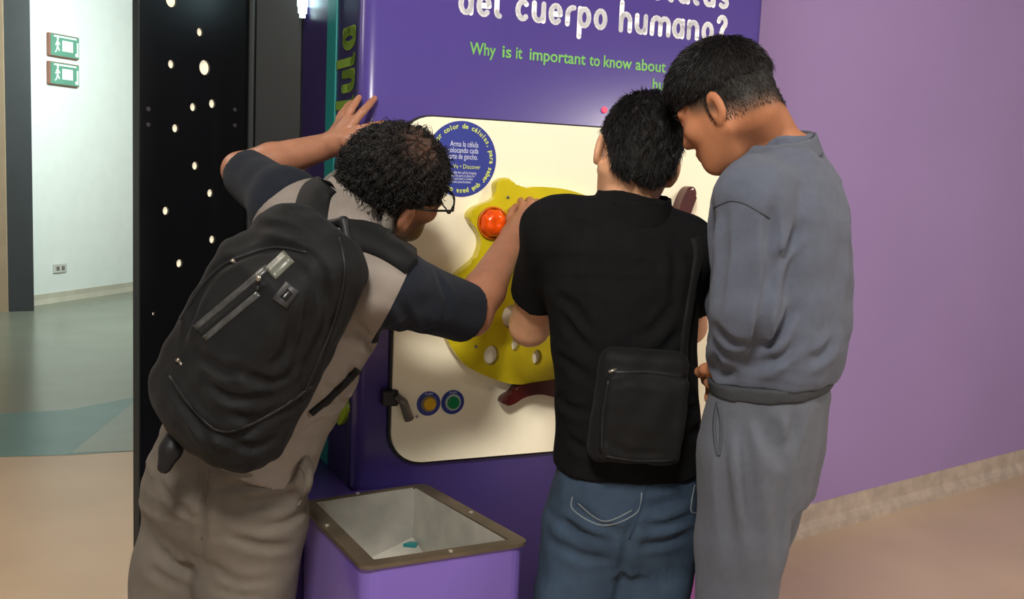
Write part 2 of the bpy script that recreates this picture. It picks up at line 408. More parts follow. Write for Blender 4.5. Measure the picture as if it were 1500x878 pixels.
for i, ch in enumerate(ring):
    if ch == ' ': continue
    ang = math.radians(150 - i * 350 / len(ring))
    cu = bpy.data.curves.new('g', 'FONT'); cu.body = ch; cu.size = .0165; cu.align_x = 'CENTER'; cu.resolution_u = 2; cu.offset = .0004
    t = bpy.data.objects.new('g', cu); COL.objects.link(t)
    me = bpy.data.meshes.new_from_object(t.evaluated_get(bpy.context.evaluated_depsgraph_get()))
    bpy.data.objects.remove(t); bpy.data.curves.remove(cu)
    r = rb - .0175; ca, sa = math.cos(ang), math.sin(ang)
    for v in me.vertices:
        x, y = v.co.x, v.co.y + r
        v.co = Vector((cb[0] + x * sa + y * ca, yb - .002, cb[1] - x * ca + y * sa))
    bm.from_mesh(me); bpy.data.meshes.remove(me)
me = bpy.data.meshes.new('ring_print'); bm.to_mesh(me); bm.free(); me.materials.clear()
link('ring_print', me, M_printyellow, board)
# push buttons
for px, py, colr, nm in ((624, 589, (206, 160, 24), 'yellow'), (659, 587, (20, 122, 74), 'green')):
    c = F(px, py); r = .0305
    bm = bmesh.new(); prism(bm, disc_pts(c[0], c[1], r, n=36), yb - .0015, yb + .001); pb = from_bm('push_button', bm, M_blue, ex); pb['label'] = nm + ' push button on blue disc'
    bm = bmesh.new(); prism(bm, disc_pts(c[0], c[1], r * .68, n=32), yb - .006, yb, bevel=.002); from_bm('button_ring', bm, mat('button_ring_' + nm, (170, 190, 180) if nm == 'green' else (120, 110, 100), rough=.35), pb)
    bm = bmesh.new(); prism(bm, disc_pts(c[0], c[1], r * .52, n=32), yb - .012, yb, bevel=.003); from_bm('button_cap', bm, mat('button_cap_' + nm, colr, rough=.25), pb)
    text_mesh('button_print', 'PUSH', .008, M_pw, pb, (c[0] - .010, yb - .002, c[1] + .0215), X3, Z3)
def screw(px, py, parent, y, r=.004, plane_off=0):
    c = F(px, py); bm = bmesh.new(); prism(bm, disc_pts(c[0], c[1], r, n=10), y - .003, y + .001, bevel=.001); return from_bm('screw', bm, M_steel, parent)
screw(607, 608, ex, yb)
# latch with grey lever on the board's left edge
c0 = F(567, 579)
la = box('latch', (c0[0] - .018, -.032, c0[1] - .022), (c0[0] + .02, -.001, c0[1] + .018), M_black, ex, .005)
bm = bmesh.new(); tube(bm, [(c0[0] + .012, -.034, c0[1] + .005), (c0[0] + .028, -.04, c0[1] - .01), (c0[0] + .046, -.036, c0[1] - .055)], [.009, .011, .012], 10)
from_bm('latch_lever', bm, mat('lever_grey', (104, 98, 92), rough=.35, metal=.3), la, True)
c0 = F(885, 161)  # small round red emissive dot just above the board
bm = bmesh.new(); prism(bm, disc_pts(c0[0], c0[1], .008, n=16), -.006, .001, bevel=.003)
from_bm('red_dot', bm, mat('red_emissive', (210, 70, 90), rough=.3, emit=(255, 70, 90), estr=1.2), ex)
# yellow cell relief ----------------------------------------------------------
def outl(px): return [F(*p) for p in px]
cell_px = [(676, 317), (685, 303), (709, 293), (716, 286), (716, 269), (727, 260), (738, 263), (751, 276), (770, 273), (798, 274), (822, 278), (850, 288), (890, 312), (930, 360), (948, 430), (940, 500), (905, 548), (860, 556), (808, 552), (773, 557), (737, 557), (702, 546), (672, 530), (655, 510), (645, 490), (640, 450), (648, 415), (661, 398), (684, 379), (692, 363), (693, 349), (687, 334)]
M_cell = mat('cell_yellow', (196, 178, 24), rough=.3, var=.1, nscale=14, coat=.3, bump=.08, bscale=40)
M_maroon = mat('cell_maroon', (74, 20, 18), rough=.3, var=.2, nscale=12, coat=.3)
YC = -.048
bm = bmesh.new(); prism(bm, [(p[0], p[1]) for p in catmull(outl(cell_px), 4)], YC, yb + .002, bevel=.006, seg=3)
cell = from_bm('cell_relief', bm, M_cell, ex)
holes = [(709, 516, .021, .025), (775, 519, .014, .02), (808, 526, .014, .022), (711, 394, .017, .022), (677, 415, .02, .022), (737, 460, .024, .03), (744, 500, .012, .018), (860, 420, .03, .03), (880, 500, .025, .025), (850, 340, .028, .024)]
bm = bmesh.new()
for px, py, a_, b_ in holes:
    c = F(px, py); prism(bm, disc_pts(c[0], c[1], a_, b_, 20), YC - .02, yb + .0005)
bmesh.ops.recalc_face_normals(bm, faces=bm.faces)
me = bpy.data.meshes.new('cut'); bm.to_mesh(me); bm.free(); cut = link('cut', me, None, ex)
md = cell.modifiers.new('b', 'BOOLEAN'); md.operation = 'DIFFERENCE'; md.object = cut; md.solver = 'EXACT'
bpy.context.view_layer.update()
me = bpy.data.meshes.new_from_object(cell.evaluated_get(bpy.context.evaluated_depsgraph_get())); cell.modifiers.clear(); cell.data = me
bpy.data.objects.remove(cut)
M_peg = mat('peg_white', (236, 232, 216), rough=.4)
for px, py, a_, b_ in holes:
    c = F(px, py); bm = bmesh.new(); prism(bm, disc_pts(c[0], c[1], a_ * .97, b_ * .97, 20), YC + .012, yb + .001, bevel=.003); from_bm('hole_insert', bm, M_peg, cell)
for px, py in ((732, 288), (686, 503)): screw(px, py, cell, YC)
for px in ([(725, 585), (728, 577), (740, 569), (750, 559), (790, 552), (870, 545), (905, 560), (870, 588), (812, 579), (780, 572), (757, 576), (742, 585), (732, 588)], [(955, 372), (972, 325), (984, 290), (993, 275), (1002, 273), (1006, 283), (1001, 298), (990, 330), (975, 385), (960, 392)]):
    bm = bmesh.new(); prism(bm, [(p[0], p[1]) for p in catmull(outl(px), 4)], yb - .034, yb + .002, bevel=.009, seg=3); from_bm('cell_foot', bm, M_maroon, ex)
# lilac lower right panel of the stand, with its pale oval
a = F(1010, 800)
bm = bmesh.new(); prism(bm, rrect(a[0] - .10, .12, a[0] + .17, .735, .03), -.006, .001); lp = from_bm('lilac_panel', bm, mat('panel_lilac', (150, 84, 156), rough=.35), ex)
bm = bmesh.new(); prism(bm, disc_pts(a[0] - .012, a[1] - .01, .022, .085), -.008, -.005); from_bm('pale_oval', bm, mat('pale_oval', (196, 186, 200), rough=.4), ex)

# orange ribbed dome set in the cell ---------------------------------------------
c = F(722, 327, .05); dome = tag(empty('orange_dome', E0 + eu * c[0] + ev * YC + Vector((0, 0, c[1])), TH), 'translucent orange ribbed dome set in the yellow cell relief', 'dome')
M_orange = mat('orange_gel', (250, 84, 8), rough=.18, var=.3, nscale=30, coat=.4, sss=.25)
bm = bmesh.new(); N, Mr = 40, 9; rr = .0365
rows = []
for j in range(Mr + 1):
    ph = j / Mr * math.pi / 2
    rows.append([])
    for i in range(N):
        t = 2 * math.pi * i / N; rib = 1 - .07 * (0.5 + .5 * math.cos(t * 8)) * math.sin(ph)
        rows[-1].append(bm.verts.new((rr * math.sin(ph) * math.cos(t) * rib, -.034 * math.cos(ph) * (1 - .25 * math.exp(-(ph / .35) ** 2)), rr * math.sin(ph) * math.sin(t) * rib)) if j else None)
tip = bm.verts.new((0, -.026, 0))
for i in range(N): bm.faces.new((tip, rows[1][i], rows[1][(i + 1) % N]))
for j in range(1, Mr):
    for i in range(N): bm.faces.new((rows[j][i], rows[j + 1][i], rows[j + 1][(i + 1) % N], rows[j][(i + 1) % N]))
bm.faces.new(rows[-1]); from_bm('gel_cap', bm, M_orange, dome, True)
bm = bmesh.new(); n = 30
for a0, a1, y0, y1 in ((.036, .0405, -.006, .0),):
    ri = [[bm.verts.new((r * math.cos(2 * math.pi * i / n), y, r * math.sin(2 * math.pi * i / n))) for i in range(n)] for r, y in ((a0, y1), (a0, y0), (a1, y0), (a1, y1))]
    for q in range(4):
        for i in range(n): bm.faces.new((ri[q][i], ri[q][(i + 1) % n], ri[(q + 1) % 4][(i + 1) % n], ri[(q + 1) % 4][i]))
from_bm('collar', bm, mat('orange_collar', (190, 96, 16), rough=.3), dome, True)

# ------------------------------------------------------------------ collection bin
ZR = .72
q = [onz(*p, ZR) for p in ((530, 835), (778, 797), (622, 710), (437, 738))]
qc = sum(q, Vector()) / 4; base = Vector((qc.x, qc.y, 0)); q = [Vector((v.x - qc.x, v.y - qc.y)) for v in q]
bin_ = tag(empty('collection_bin', base), 'open purple collection bin with metal lined hopper and screwed rim', 'bin')
def inset(poly, d):
    out = []
    n = len(poly); d = d if isinstance(d, (list, tuple)) else [d] * n      # one distance per edge i -> i+1
    for i in range(n):
        p0, p1, p2 = poly[i - 1], poly[i], poly[(i + 1) % n]
        e1, e2 = (p1 - p0).normalized(), (p2 - p1).normalized(); n1, n2 = Vector((-e1.y, e1.x)), Vector((-e2.y, e2.x))
        c_ = n1.x * n2.y - n1.y * n2.x
        a_, b_ = n1.dot(p1) + d[i - 1], n2.dot(p1) + d[i]
        out.append(Vector(((a_ * n2.y - b_ * n1.y) / c_, (b_ * n1.x - a_ * n2.x) / c_)))
    return out
def rounded(poly, r, n=6):
    out = []
    for i in range(len(poly)):
        p0, p1, p2 = poly[i - 1], poly[i], poly[(i + 1) % len(poly)]
        a, b = p1 + (p0 - p1).normalized() * r, p1 + (p2 - p1).normalized() * r
        for k in range(n + 1):
            t = k / n; out.append(a * (1 - t) ** 2 + p1 * 2 * t * (1 - t) + b * t * t)
    return out
def ring_solid(bm, outer, inner, z0, z1):
    n = len(outer)
    vs = [[bm.verts.new((p.x, p.y, z)) for p in poly] for poly, z in ((outer, z0), (outer, z1), (inner, z1), (inner, z0))]
    for a in range(4):
        for i in range(n): bm.faces.new((vs[a][i], vs[a][(i + 1) % n], vs[(a + 1) % 4][(i + 1) % n], vs[(a + 1) % 4][i]))
M_purple2 = mat('bin_purple', (112, 90, 172), rough=.3, var=.04, nscale=3, coat=.2, bump=.04, bscale=20)
RW = [.030, .034, .010, .036]
outer = rounded(inset(q, .006), .035); inn = rounded(inset(q, [w - .0015 for w in RW]), .004)
bm = bmesh.new(); ring_solid(bm, outer, inn, 0.0, ZR - .004); bo = from_bm('body', bm, M_purple2, bin_)
M_rim = mat('bin_rim', (104, 92, 76), rough=.4, metal=.45, var=.2, nscale=10)
bm = bmesh.new(); ring_solid(bm, rounded(q, .03), rounded(inset(q, RW), .004), ZR - .004, ZR + .004); from_bm('rim', bm, M_rim, bin_)
M_galv = mat('galvanised', (228, 225, 214), rough=.36, metal=.3, var=.16, nscale=9, bump=.05, bscale=30, detail=8)
bm = bmesh.new(); top = inset(q, RW); bot = [p * .985 for p in top]; BZ = [ZR - .34, ZR - .28, ZR - .125, ZR - .20]
for i in range(4):
    j = (i + 1) % 4
    bm.faces.new([bm.verts.new(v) for v in ((top[i].x, top[i].y, ZR), (top[j].x, top[j].y, ZR), (bot[j].x, bot[j].y, BZ[j]), (bot[i].x, bot[i].y, BZ[i]))])
bm.faces.new([bm.verts.new((p.x, p.y, z)) for p, z in zip(bot, BZ)])
bmesh.ops.solidify(bm, geom=bm.faces[:], thickness=.002)
me = bpy.data.meshes.new('hopper_liner'); bm.to_mesh(me); bm.free(); link('hopper_liner', me, M_galv, bin_)
for px, py in ((479, 773), (660, 811), (690, 754), (524, 726)):
    p = onz(px, py, ZR) - base; bm = bmesh.new(); prism(bm, disc_pts(p.x, p.y, .0045, n=10), ZR + .0065, ZR + .003, axis='z'); from_bm('screw', bm, mat('screw_bright', (214, 206, 190), rough=.3, metal=.6), bin_)
tp = base + Vector((bot[2].x, bot[2].y, 0)) + (Vector((bot[0].x, bot[0].y, 0)) - Vector((bot[2].x, bot[2].y, 0))).normalized() * .024; bm = bmesh.new(); prism(bm, [(-.018, -.007), (.014, -.01), (.017, .006), (.0, .014)], 0, .009, axis='z', bevel=.002)
tag(from_bm('teal_game_piece', bm, mat('teal_plastic', (40, 120, 124), rough=.35), None, loc=(tp.x, tp.y, ZR - .140)), 'small teal plastic piece lying in the bottom of the metal bin', 'game piece')

# ------------------------------------------------------------------ black panel with lit holes, charcoal return, tube lamp
A = Vector((-.952, 2.60, 0)); Bp = Vector((-.772, 2.942, 0)); bd = (Bp - A); BW = bd.length; bang = math.atan2(bd.y, bd.x); bd.normalize(); bn = Vector((bd.y, -bd.x, 0))
bp = tag(empty('perforated_panel', A, bang), 'tall black display panel pierced by small glowing round holes', 'panel')
M_pblack = mat('panel_black', (17, 17, 18), rough=.4, var=.1, nscale=5)
pan = box('sheet', (0, 0, 0), (BW, .006, 2.9), M_pblack, bp)
def Bl(px, py): w = onplane(px, py, A, bn) - A; return (w.dot(bd), w.z)
dots = [(251, 0, 10), (293, 47, 6), (251, 94, 6), (300, 99, 11), (283, 157, 6), (311, 152, 6.5), (257, 188, 6), (286, 243, 6), (308, 283, 6), (243, 309, 6), (311, 351, 6), (263, 386, 6), (225, 460, 2.5)]
bm = bmesh.new()
for px, py, r in dots:
    c = Bl(px, py); prism(bm, disc_pts(c[0], c[1], r * .0018, n=18), -.02, .05)
bmesh.ops.recalc_face_normals(bm, faces=bm.faces)
me = bpy.data.meshes.new('cut'); bm.to_mesh(me); bm.free(); cut = link('cut', me, None, bp)
md = pan.modifiers.new('b', 'BOOLEAN'); md.operation = 'DIFFERENCE'; md.object = cut; md.solver = 'EXACT'
bpy.context.view_layer.update()
me = bpy.data.meshes.new_from_object(pan.evaluated_get(bpy.context.evaluated_depsgraph_get())); pan.modifiers.clear(); pan.data = me
bpy.data.objects.remove(cut)
box('light_sheet', (.004, .008, 0), (BW - .004, .02, 2.9), mat('warm_backlight', (240, 228, 196), rough=.5, emit=(255, 240, 208), estr=.75), bp)
box('edge_strip', (-.008, -.003, 0), (-.0005, .02, 2.9), mat('panel_edge', (34, 38, 38), rough=.3), bp, .003)
for px, py in ((217, 160), (217, 183), (344, 161), (344, 184)):
    c = Bl(px, py); bm = bmesh.new(); prism(bm, disc_pts(c[0], c[1], .006, n=12), -.003, .001, bevel=.001); from_bm('screw', bm, mat('screw_dull', (86, 82, 84), rough=.4, metal=.4), bp)
cs = tag(empty('charcoal_column', Bp), 'charcoal grey column between the perforated panel and purple stand', 'column')
C1 = E0 + ev * (ED + .01) + eu * (SX - .005); C1.z = 0
cd = C1 - Bp; cs.rotation_euler = (0, 0, math.atan2(cd.y, cd.x))
M_char = mat('charcoal', (20, 23, 23), rough=.5, var=.06)
box('slab', (.022, .0, 0), (cd.length, .05, 2.9), M_char, cs)
box('edge_bead', (.002, -.012, 0), (.02, .05, 2.9), mat('charcoal_bead', (38, 41, 41), rough=.35), cs, .005)
tl = P(443, 26, 2.86)
lamp = tag(empty('tube_lamp', tl), 'glowing cool white vertical tube lamp beside the dark column', 'lamp')
bm = bmesh.new(); tube(bm, [(0, 0, .0), (0, 0, .012)], .0085, 16); tube(bm, [(0, 0, .012), (0, 0, .03)], .0125, 16); from_bm('end_cap', bm, mat('tube_cap', (240, 252, 252), rough=.4, emit=(215, 250, 255), estr=2.5), lamp, False)
bm = bmesh.new(); tube(bm, [(0, 0, .03), (0, 0, .75)], .0145, 20); from_bm('glass_tube', bm, mat('tube_glow', (240, 255, 255), rough=.3, emit=(205, 250, 255), estr=9), lamp, True)
box('holder', (-.012, .012, .30), (.012, .05, .34), M_black, lamp)

# ------------------------------------------------------------------ signed-distance modelling kit (people, clothes, bags)
def V3(p): return np.array([p[0], p[1], p[2]], dtype=np.float64)
def nrm(v): v = np.asarray(v, float); return v / np.linalg.norm(v)
class Sdf:
    BIG = .12
    def __init__(s): s.ops = []
    def _put(s, kind, fn, lo, hi, k): s.ops.append((kind, fn, np.asarray(lo, float), np.asarray(hi, float), k))
    def cone(s, a, b, ra, rb, k=.01, kind='add', clip=None):
        a, b = V3(a), V3(b); ab = b - a; L2 = max(ab @ ab, 1e-12)
        def fn(X, Y, Z):
            t = np.clip(((X - a[0]) * ab[0] + (Y - a[1]) * ab[1] + (Z - a[2]) * ab[2]) / L2, 0, 1)
            d = np.sqrt((X - a[0] - t * ab[0]) ** 2 + (Y - a[1] - t * ab[1]) ** 2 + (Z - a[2] - t * ab[2]) ** 2) - (ra + (rb - ra) * t)
            if clip is not None:
                p0, n = clip; d = np.maximum(d, (X - p0[0]) * n[0] + (Y - p0[1]) * n[1] + (Z - p0[2]) * n[2])
            return d
        R = max(ra, rb); s._put(kind, fn, np.minimum(a, b) - R, np.maximum(a, b) + R, k); return s
    def chain(s, pts, rad, k=.01, end=False):
        """end: the last cone stops flat at the last point and is hollowed there like a cuff"""
        for i in range(len(pts) - 1):
            cl = None
            if end and i == len(pts) - 2:
                a, b = V3(pts[i]), V3(pts[i + 1]); d = nrm(b - a); cl = (b, d)
            s.cone(pts[i], pts[i + 1], rad[i], rad[i + 1], k, clip=cl)
        if end: s.cone(b - d * .022, b + d * .02, rad[-1] - .0095, rad[-1] - .0095, .002, 'sub')
        return s
    def ell(s, c, ax, r, k=.01, kind='add'):
        c = V3(c); ax = np.asarray(ax, float); r = np.asarray(r, float)
        def fn(X, Y, Z):
            q = [(X - c[0]) * ax[i][0] + (Y - c[1]) * ax[i][1] + (Z - c[2]) * ax[i][2] for i in range(3)]
            k0 = np.sqrt(sum((q[i] / r[i]) ** 2 for i in range(3))); k1 = np.sqrt(sum((q[i] / r[i] ** 2) ** 2 for i in range(3)))
            return k0 * (k0 - 1) / np.maximum(k1, 1e-6)
        e = np.sqrt(sum((ax[i] * r[i]) ** 2 for i in range(3))); s._put(kind, fn, c - e, c + e, k); return s
    def rbox(s, c, ax, half, rnd, k=.01, kind='add', taper=0, bulge=0):
        """rounded box; taper narrows x towards +z, bulge swells the faces"""
        c = V3(c); ax = np.asarray(ax, float); half = np.asarray(half, float)
        def fn(X, Y, Z):
            q = [(X - c[0]) * ax[i][0] + (Y - c[1]) * ax[i][1] + (Z - c[2]) * ax[i][2] for i in range(3)]
            zz = np.clip(q[2] / half[2], -1.2, 1.2)
            xx = np.clip(q[0] / half[0], -1.2, 1.2)
            hx = half[0] * (1 - taper * (zz * .5 + .5))
            hy = half[1] + bulge * (1 - zz * zz) * (1 - xx * xx)
            d = [np.abs(q[0]) - hx + rnd, np.abs(q[1]) - hy + rnd, np.abs(q[2]) - half[2] + rnd]
            return np.sqrt(sum(np.maximum(v, 0) ** 2 for v in d)) + np.minimum(np.maximum(np.maximum(d[0], d[1]), d[2]), 0) - rnd
        hh = half + bulge; e = sum(np.abs(ax[i]) * hh[i] for i in range(3)); s._put(kind, fn, c - e, c + e, k); return s
    def loft(s, secs, k=.015, sub=3, cap=.02, pw=2.3, grow=0.0):
        """secs: (centre, x axis, y axis, rx, ry)"""
        C = [np.concatenate([V3(c), nrm(x), nrm(y), [rx + grow, ry + grow]]) for c, x, y, rx, ry in secs]
        out = []
        n = len(C)
        for i in range(n - 1):
            p0, p1, p2, p3 = C[max(i - 1, 0)], C[i], C[i + 1], C[min(i + 2, n - 1)]
            for j in range(sub):
                t = j / sub; out.append(.5 * (2 * p1 + (p2 - p0) * t + (2 * p0 - 5 * p1 + 4 * p2 - p3) * t * t + (3 * p1 - p0 - 3 * p2 + p3) * t ** 3))
        out.append(C[-1])
        for i, (A_, B_) in enumerate(zip(out, out[1:])):
            def fn(X, Y, Z, A_=A_, B_=B_, first=(i == 0), last=(i == len(out) - 2)):
                w = B_[:3] - A_[:3]; L = np.linalg.norm(w); w = w / L
                h = (X - A_[0]) * w[0] + (Y - A_[1]) * w[1] + (Z - A_[2]) * w[2]
                t = np.clip(h / L, 0 if first else -.014 / L, 1 if last else 1 + .014 / L); e = h - t * L; e = np.where(np.abs(e) < 1e-7, 0, e)
                g = lambda i: A_[i] + (B_[i] - A_[i]) * t
                qx, qy, qz = X - g(0), Y - g(1), Z - g(2)
                x = np.abs(qx * g(3) + qy * g(4) + qz * g(5)); y = np.abs(qx * g(6) + qy * g(7) + qz * g(8)); rx, ry = g(9), g(10)
                m = ((x / rx) ** pw + (y / ry) ** pw) ** (1 / pw)
                d2 = (m - 1) * np.minimum(rx, ry)
                return np.where(e == 0, d2, np.where(d2 > 0, np.sqrt(np.maximum(d2, 0) ** 2 + e * e), np.maximum(np.abs(e) - (cap if (first or last) else 0), d2)))
            R = max(A_[9], A_[10], B_[9], B_[10]) + cap
            s._put('add', fn, np.minimum(A_[:3], B_[:3]) - R, np.maximum(A_[:3], B_[:3]) + R, k if i == 0 else .0008)
        return s
    def cut(s, p0, n, c, R, k=.003):
        """remove what lies on the +n side of the plane, within the ball c, R"""
        p0, n, c = V3(p0), nrm(n), V3(c)
        def fn(X, Y, Z): return (X - p0[0]) * n[0] + (Y - p0[1]) * n[1] + (Z - p0[2]) * n[2]
        s._put('cut', fn, c - R, c + R, k); return s
    def crease(s, pts, depth=.006, width=.012, ridge=.5):
        """a soft fold line along a polyline, fading out at both ends"""
        pts = [V3(p) for p in pts]; L = [0]
        for a, b in zip(pts, pts[1:]): L.append(L[-1] + np.linalg.norm(b - a))
        tot = L[-1] or 1e-6
        def fn(X, Y, Z):
            best = None
            for i, (a, b) in enumerate(zip(pts, pts[1:])):
                ab = b - a; l2 = max(ab @ ab, 1e-12)
                t = np.clip(((X - a[0]) * ab[0] + (Y - a[1]) * ab[1] + (Z - a[2]) * ab[2]) / l2, 0, 1)
                d = (X - a[0] - t * ab[0]) ** 2 + (Y - a[1] - t * ab[1]) ** 2 + (Z - a[2] - t * ab[2]) ** 2
                sp = (L[i] + t * (L[i + 1] - L[i])) / tot
                if best is None: best, par = d, sp
                else:
                    m = d < best; best = np.where(m, d, best); par = np.where(m, sp, par)
            d = np.sqrt(best); w = np.sin(np.pi * np.clip(par, 0.02, .98)) ** .7
            return (depth * np.exp(-(d / width) ** 2) - ridge * depth * np.exp(-((d - 1.9 * width) / width) ** 2)) * w
        P_ = np.array(pts); s._put('disp', fn, P_.min(0) - 3.2 * width, P_.max(0) + 3.2 * width, 0)
        return s
    def crease_px(s, lines, Y, depth=.006, width=.010, ridge=.5):
        """fold lines given in the photo's frame, dropped onto the coarse surface first"""
        tree = bvh(*s.build(.011))
        for ln in lines:
            pts = catmull([Vector((*p, 0)) for p in ln], 3, False)
            pts = [P(p[0], p[1], Y) for p in pts]
            pts = [l for l, n in (project(tree, [p], p - CAM, .6)[0] for p in pts)]
            pts = [p for i, p in enumerate(pts) if i == 0 or (p - pts[i - 1]).length < .09]
            if len(pts) > 1: s.crease(pts, depth, width, ridge)
        return s
    def noise(s, amp, wl, n=7, seed=1, squash=(1, 1, 1)):
        g = np.random.default_rng(seed); ds = g.normal(size=(n, 3)) / np.asarray(squash); ds /= np.linalg.norm(ds, axis=1)[:, None]
        fr = 2 * np.pi / (wl * g.uniform(.6, 1.6, n)); ph = g.uniform(0, 6.28, n)
        ks = ds * fr[:, None] / np.asarray(squash)
        s.ops.append(('noise', lambda p: amp * sum(np.sin(p @ ks[i] + ph[i]) for i in range(n)) / math.sqrt(n), None, None, 0)); return s
    def build(s, h, lo=None, hi=None, smooth=1):
        adds = [o for o in s.ops if o[0] == 'add']
        lo = np.min([o[2] for o in adds], 0) - 5 * h if lo is None else lo; hi = np.max([o[3] for o in adds], 0) + 5 * h if hi is None else hi
        nd = np.ceil((hi - lo) / h).astype(int) + 1
        a = np.full(nd, s.BIG, np.float32)
        ax = [(lo[i] + h * np.arange(nd[i])).astype(np.float32) for i in range(3)]
        post = []
        for kind, fn, l, u, k in s.ops:
            if kind == 'noise': post.append(fn); continue
            m = k + 3 * h + .012
            i0 = np.clip(np.floor((l - m - lo) / h).astype(int), 0, nd - 1); i1 = np.clip(np.ceil((u + m - lo) / h).astype(int) + 1, 0, nd)
            if np.any(i1 <= i0): continue
            sl = tuple(slice(i0[i], i1[i]) for i in range(3))
            d = fn(ax[0][sl[0]][:, None, None], ax[1][sl[1]][None, :, None], ax[2][sl[2]][None, None, :])
            v = a[sl]
            if kind == 'add':
                if k > 0:
                    e = np.maximum(k - np.abs(v - d), 0) / k; a[sl] = np.minimum(v, d) - e * e * k * .25
                else: a[sl] = np.minimum(v, d)
            elif kind == 'sub':
                d = -d
                e = np.maximum(k - np.abs(v - d), 0) / max(k, 1e-6); a[sl] = np.maximum(v, d) + e * e * k * .25
            elif kind == 'cut':
                a[sl] = np.maximum(v, d)
            elif kind == 'disp':
                a[sl] = v + d
        return nets(a, lo, h, post, smooth)
def nets(a, lo, h, post, smooth):
    ins = a < 0
    b = [ins[dx:ins.shape[0] - 1 + dx, dy:ins.shape[1] - 1 + dy, dz:ins.shape[2] - 1 + dz] for dx in (0, 1) for dy in (0, 1) for dz in (0, 1)]
    al = b[0].copy(); an = b[0].copy()
    for q in b[1:]: al &= q; an |= q
    act = an & ~al
    idx = np.argwhere(act)
    cid = np.full(act.shape, -1, np.int32); cid[tuple(idx.T)] = np.arange(len(idx))
    acc = np.zeros((len(idx), 3)); cnt = np.zeros(len(idx))
    cor = [(dx, dy, dz) for dx in (0, 1) for dy in (0, 1) for dz in (0, 1)]
    val = [a[idx[:, 0] + c[0], idx[:, 1] + c[1], idx[:, 2] + c[2]].astype(float) for c in cor]
    for i in range(8):
        for j in range(i + 1, 8):
            df = np.array(cor[j]) - np.array(cor[i])
            if np.abs(df).sum() != 1: continue
            m = (val[i] < 0) != (val[j] < 0)
            t = val[i][m] / (val[i][m] - val[j][m])
            acc[m] += np.array(cor[i]) + t[:, None] * df; cnt[m] += 1
    v = lo + h * (idx + acc / cnt[:, None])
    quads = []
    for axn in range(3):
        o = [i for i in range(3) if i != axn]
        s0 = [slice(None)] * 3; s1 = [slice(None)] * 3
        s0[axn] = slice(0, -1); s1[axn] = slice(1, None)
        e0, e1 = ins[tuple(s0)], ins[tuple(s1)]
        ed = np.argwhere(e0 != e1)
        ok = np.ones(len(ed), bool)
        for i in o: ok &= (ed[:, i] > 0) & (ed[:, i] < ins.shape[i] - 1)
        ed = ed[ok]; flip = e0[tuple(ed.T)]
        def cell(d0, d1):
            q = ed.copy(); q[:, o[0]] -= d0; q[:, o[1]] -= d1; return cid[tuple(q.T)]
        qd = np.stack([cell(1, 1), cell(0, 1), cell(0, 0), cell(1, 0)], 1)
        if axn == 1: flip = ~flip
        qd[~flip] = qd[~flip][:, ::-1]
        quads.append(qd)
    q = np.concatenate(quads)
    q = q[(q >= 0).all(1)]
    def lap(v, it, w=.5):
        for _ in range(it):
            s = np.zeros_like(v); c = np.zeros(len(v))
            for i, j in ((0, 1), (1, 2), (2, 3), (3, 0)):
                for p, r in ((i, j), (j, i)):
                    for d in range(3): s[:, d] += np.bincount(q[:, p], v[q[:, r], d], len(v))
                    c += np.bincount(q[:, p], minlength=len(v))
            v = v * (1 - w) + w * s / np.maximum(c, 1)[:, None]
        return v
    v = lap(v, smooth)
    if post:
        n = vnormals(v, q)
        v = v + n * sum(f(v) for f in post)[:, None]
    return v, q
def vnormals(v, q):
    fn = np.cross(v[q[:, 2]] - v[q[:, 0]], v[q[:, 3]] - v[q[:, 1]]); n = np.zeros_like(v)
    for i in range(4):
        for d in range(3): n[:, d] += np.bincount(q[:, i], fn[:, d], len(v))
    return n / np.maximum(np.linalg.norm(n, axis=1), 1e-12)[:, None]
def mesh_vq(name, v, q, material, parent=None, base=None, tint=None, faces_mask=None):
    if faces_mask is not None:
        q = q[faces_mask]; used, inv = np.unique(q, return_inverse=True); v = v[used]; q = inv.reshape(q.shape)
        if tint is not None: tint = tint[used]
    b = V3(base) if base is not None else np.zeros(3)
    me = bpy.data.meshes.new(name); n = len(v); f = len(q); k = q.shape[1]
    me.vertices.add(n); me.vertices.foreach_set('co', (v - b).astype(np.float32).ravel())
    me.loops.add(f * k); me.loops.foreach_set('vertex_index', q.astype(np.int32).ravel())
    me.polygons.add(f); me.polygons.foreach_set('loop_start', np.arange(0, f * k, k, dtype=np.int32))
    me.update(calc_edges=True); me.validate()
    me.shade_smooth()
    if tint is not None:
        at = me.color_attributes.new('tint', 'FLOAT_COLOR', 'POINT')
        t = np.ones((n, 4), np.float32); t[:, :3] = tint; at.data.foreach_set('color', t.ravel())
    return link(name, me, material, parent)
def bvh(v, q): return BVHTree.FromPolygons(v.tolist(), q.tolist())
def project(tree, pts, dirn, start=.3):
    """drop points onto the surface along dirn"""
    out = []
    for p in pts:
        p = Vector(p); d = Vector(dirn).normalized() if not callable(dirn) else dirn(p)
        loc, n, i, dist = tree.ray_cast(p - d * start, d)
        if loc is None: loc, n, i, dist = tree.find_nearest(p)
        if n.dot(d) > 0: n = -n
        out.append((loc, n))
    return out
